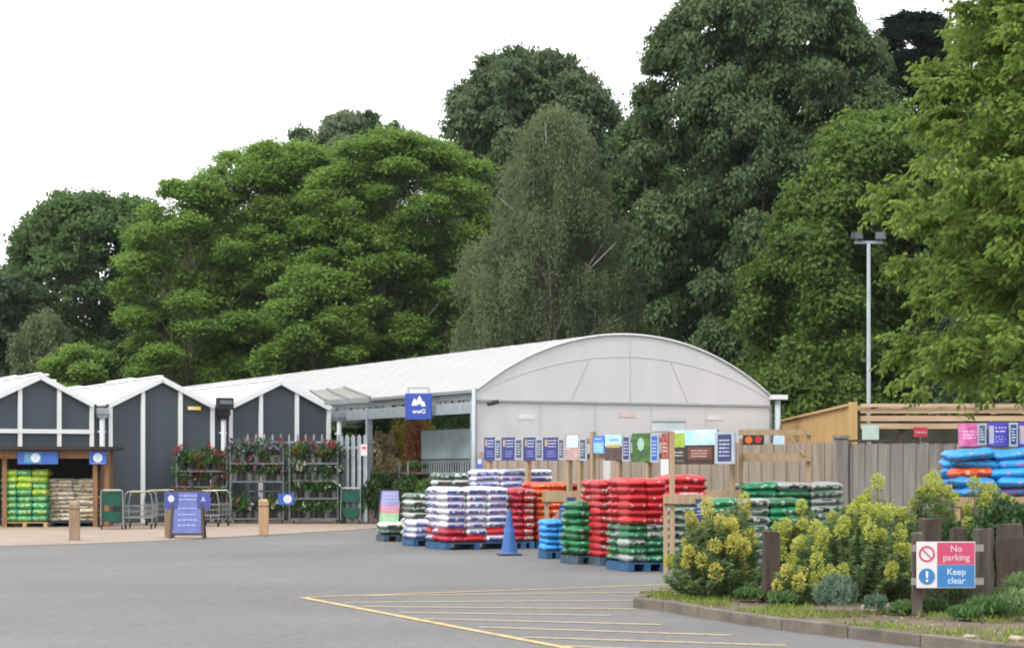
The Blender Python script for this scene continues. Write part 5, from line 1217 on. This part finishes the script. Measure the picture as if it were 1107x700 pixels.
tree(376,108,123,140,'back','hand','grey green tree top rising behind the bright trees', seed=19, nleaf=70000, ls=.3, nb=30, base=.45, prof=[(0,.6),(.45,.9),(.8,1),(.92,.8),(1,.35)])
tree(572,98,60,215,'oak','hand','large dark round tree behind the weeping birch', seed=20, nleaf=170000, ls=.28, nb=64, lobe=.9, base=.3, prof=[(0,.6),(.4,.95),(.65,1),(.82,.88),(.93,.62),(1,.3)])
tree(596,78,116,208,'birch','weep','tall grey green weeping birch behind the tunnel', 'birch_tree', seed=21, nleaf=230000, ls=.125, nb=100, lobe=.75, barkm=bark_pale, prof=[(0,1),(.4,1),(.55,.86),(.69,.68),(.86,.40),(.95,.22),(1,.08)], base=.1, sub=7)
tree(700,92,124,110,'mid','round','narrow green tree between the birch and the giant tree', seed=22, nleaf=80000, ls=.25, nb=34)
tree(672,86,250,120,'dark','round','dark tree filling the gap beside the birch', seed=27, nleaf=70000, ls=.24, nb=34)
tree(830,76,-8,260,'chest','hand','giant grey green tree towering behind the tunnel', seed=23, nleaf=460000, ls=.215, nb=170, lobe=.62, prof=[(0,.85),(.2,1),(.45,1),(.65,.98),(.8,.93),(.9,.8),(.97,.55),(1,.3)])
tree(990,86,16,190,'conifer','conifer','dark conifer beside the giant tree', 'pine_tree', seed=24, nleaf=170000, ls=.32, nb=120, lobe=.9, prof=[(0,1),(.3,1),(.6,.9),(.85,.65),(1,.15)])
tree(942,66,128,250,'yellowish','round','rounded green tree behind the lamp post', seed=25, nleaf=230000, ls=.2, nb=90, lobe=.8, prof=[(0,.95),(.3,1),(.55,.95),(.75,.8),(.9,.55),(1,.25)])
tree(770,92,190,190,'dark','round','dark tree filling the view behind the giant tree', seed=31, nleaf=90000, ls=.28, nb=40)
tree(330,104,215,330,'dark','round','broad dark tree far behind the bright tiered trees', seed=32, nleaf=110000, ls=.32, nb=50)
tree(1085,62,330,150,'dark','round','low dark tree behind the pergola', seed=26, nleaf=70000, ls=.22, nb=34)
tree(1075,84,70,170,'yellowish','round','tall green tree behind the near bright tree', seed=28, nleaf=80000, ls=.26, nb=40)
# far wood behind everything
RNG = np.random.default_rng(77)
n = 120000; X_ = RNG.uniform(-42,34,n); ht = 12.5+2.5*np.sin(X_*.5)+1.5*np.sin(X_*1.3+2)+np.where(X_>-6,4,0)-np.where(X_<-27,3,0)
C = np.stack([X_, 118+RNG.uniform(-3,3,n), ht*RNG.random(n)],1)
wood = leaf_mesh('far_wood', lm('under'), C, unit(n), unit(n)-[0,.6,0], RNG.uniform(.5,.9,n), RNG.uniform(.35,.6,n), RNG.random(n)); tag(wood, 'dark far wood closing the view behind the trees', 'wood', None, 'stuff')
# near bright tree at the right
def near_tree():
    global RNG
    RNG = np.random.default_rng(5); random.seed(5)
    Y = 32.0; X = bx(1215,Y); H = 15.0
    o = empty('cherry_tree', (X,Y,0), 0, 'near bright green tree with drooping leafy branches entering at the right', 'tree')
    m = MB(); tr = [Vector((math.sin(i)*.06, math.cos(i*1.3)*.05, H*.8*i/8)) for i in range(9)]
    m.tube(tr, [.24*(1-.8*i/8) for i in range(9)], 10)
    LC=[];LA=[];LN=[];LT=[]
    nb = 175
    for b_ in range(nb):
        t = .24+.76*b_/nb; a = b_*2.39996 + random.uniform(-.3,.3)
        s = tr[min(8,int(t*8))].lerp(tr[min(8,int(t*8)+1)], t*8-int(t*8)) if t<.99 else tr[8]
        env = 4.2*(1-.42*max(0,(t-.42)/.58)**1.2)*random.uniform(.6,1.08)
        if math.cos(a) > .3: env *= .8
        dirv = Vector((math.cos(a), math.sin(a), 0)); up = random.uniform(.1,1.0)+1.0*t
        dr_ = random.uniform(.5,1.9); P = [s + dirv*env*q + Vector((0,0,(up*q*1.5 - dr_*q*q*(1.1-.45*t)))) for q in (0,.2,.4,.6,.8,1.0)]
        m.tube(P, [.04,.028,.02,.014,.009,.004],6,cap=False)
        for q in range(26):
            f = random.uniform(.26,1.0)*5; i = min(4,int(f)); c = P[i].lerp(P[i+1], f-i)
            ta = a + random.uniform(-1.25,1.25); ln_ = random.uniform(.45,1.0)*(1.15-.5*f/5); td = Vector((math.cos(ta), math.sin(ta), random.uniform(-.9,.8)))
            e = c+td*ln_+Vector((0,0,-.18*ln_)); m.tube([c,c.lerp(e,.5)+Vector((0,0,.05)),e],[.01,.007,.003],4,cap=False)
            n = 64; u = RNG.uniform(.1,1.05,n); cc = np.array(c[:]); ee = np.array(e[:]); p = cc+(ee-cc)*u[:,None]
            side = RNG.normal(size=(n,3))*[1,1,.25]; side /= np.linalg.norm(side,axis=1,keepdims=True)
            LC.append(p+side*RNG.uniform(.03,.16,(n,1))+[0,0,-.035]+RNG.normal(0,.035,(n,3))); LA.append(side*.8+np.array(td[:])*.5+[0,0,-.55]); LN.append(RNG.normal(0,.6,(n,3))+[-.15,-.3,.8]); LT.append(np.full(n,random.random())*.4+RNG.random(n)*.6)
    m.build('trunk', bark, o, smooth=True)
    C = np.concatenate(LC); kp = C[:,2] > 2.62+.3*np.sin(C[:,0]*3)+.2*np.sin(C[:,1]*5); A_ = np.concatenate(LA)[kp]; N_ = np.concatenate(LN)[kp]; T_ = np.concatenate(LT)[kp]; C = C[kp]; n = len(C)
    leaf_mesh('crown', lm('fore'), C, A_, N_, RNG.uniform(.09,.16,n), RNG.uniform(.055,.09,n), T_, o)
near_tree()
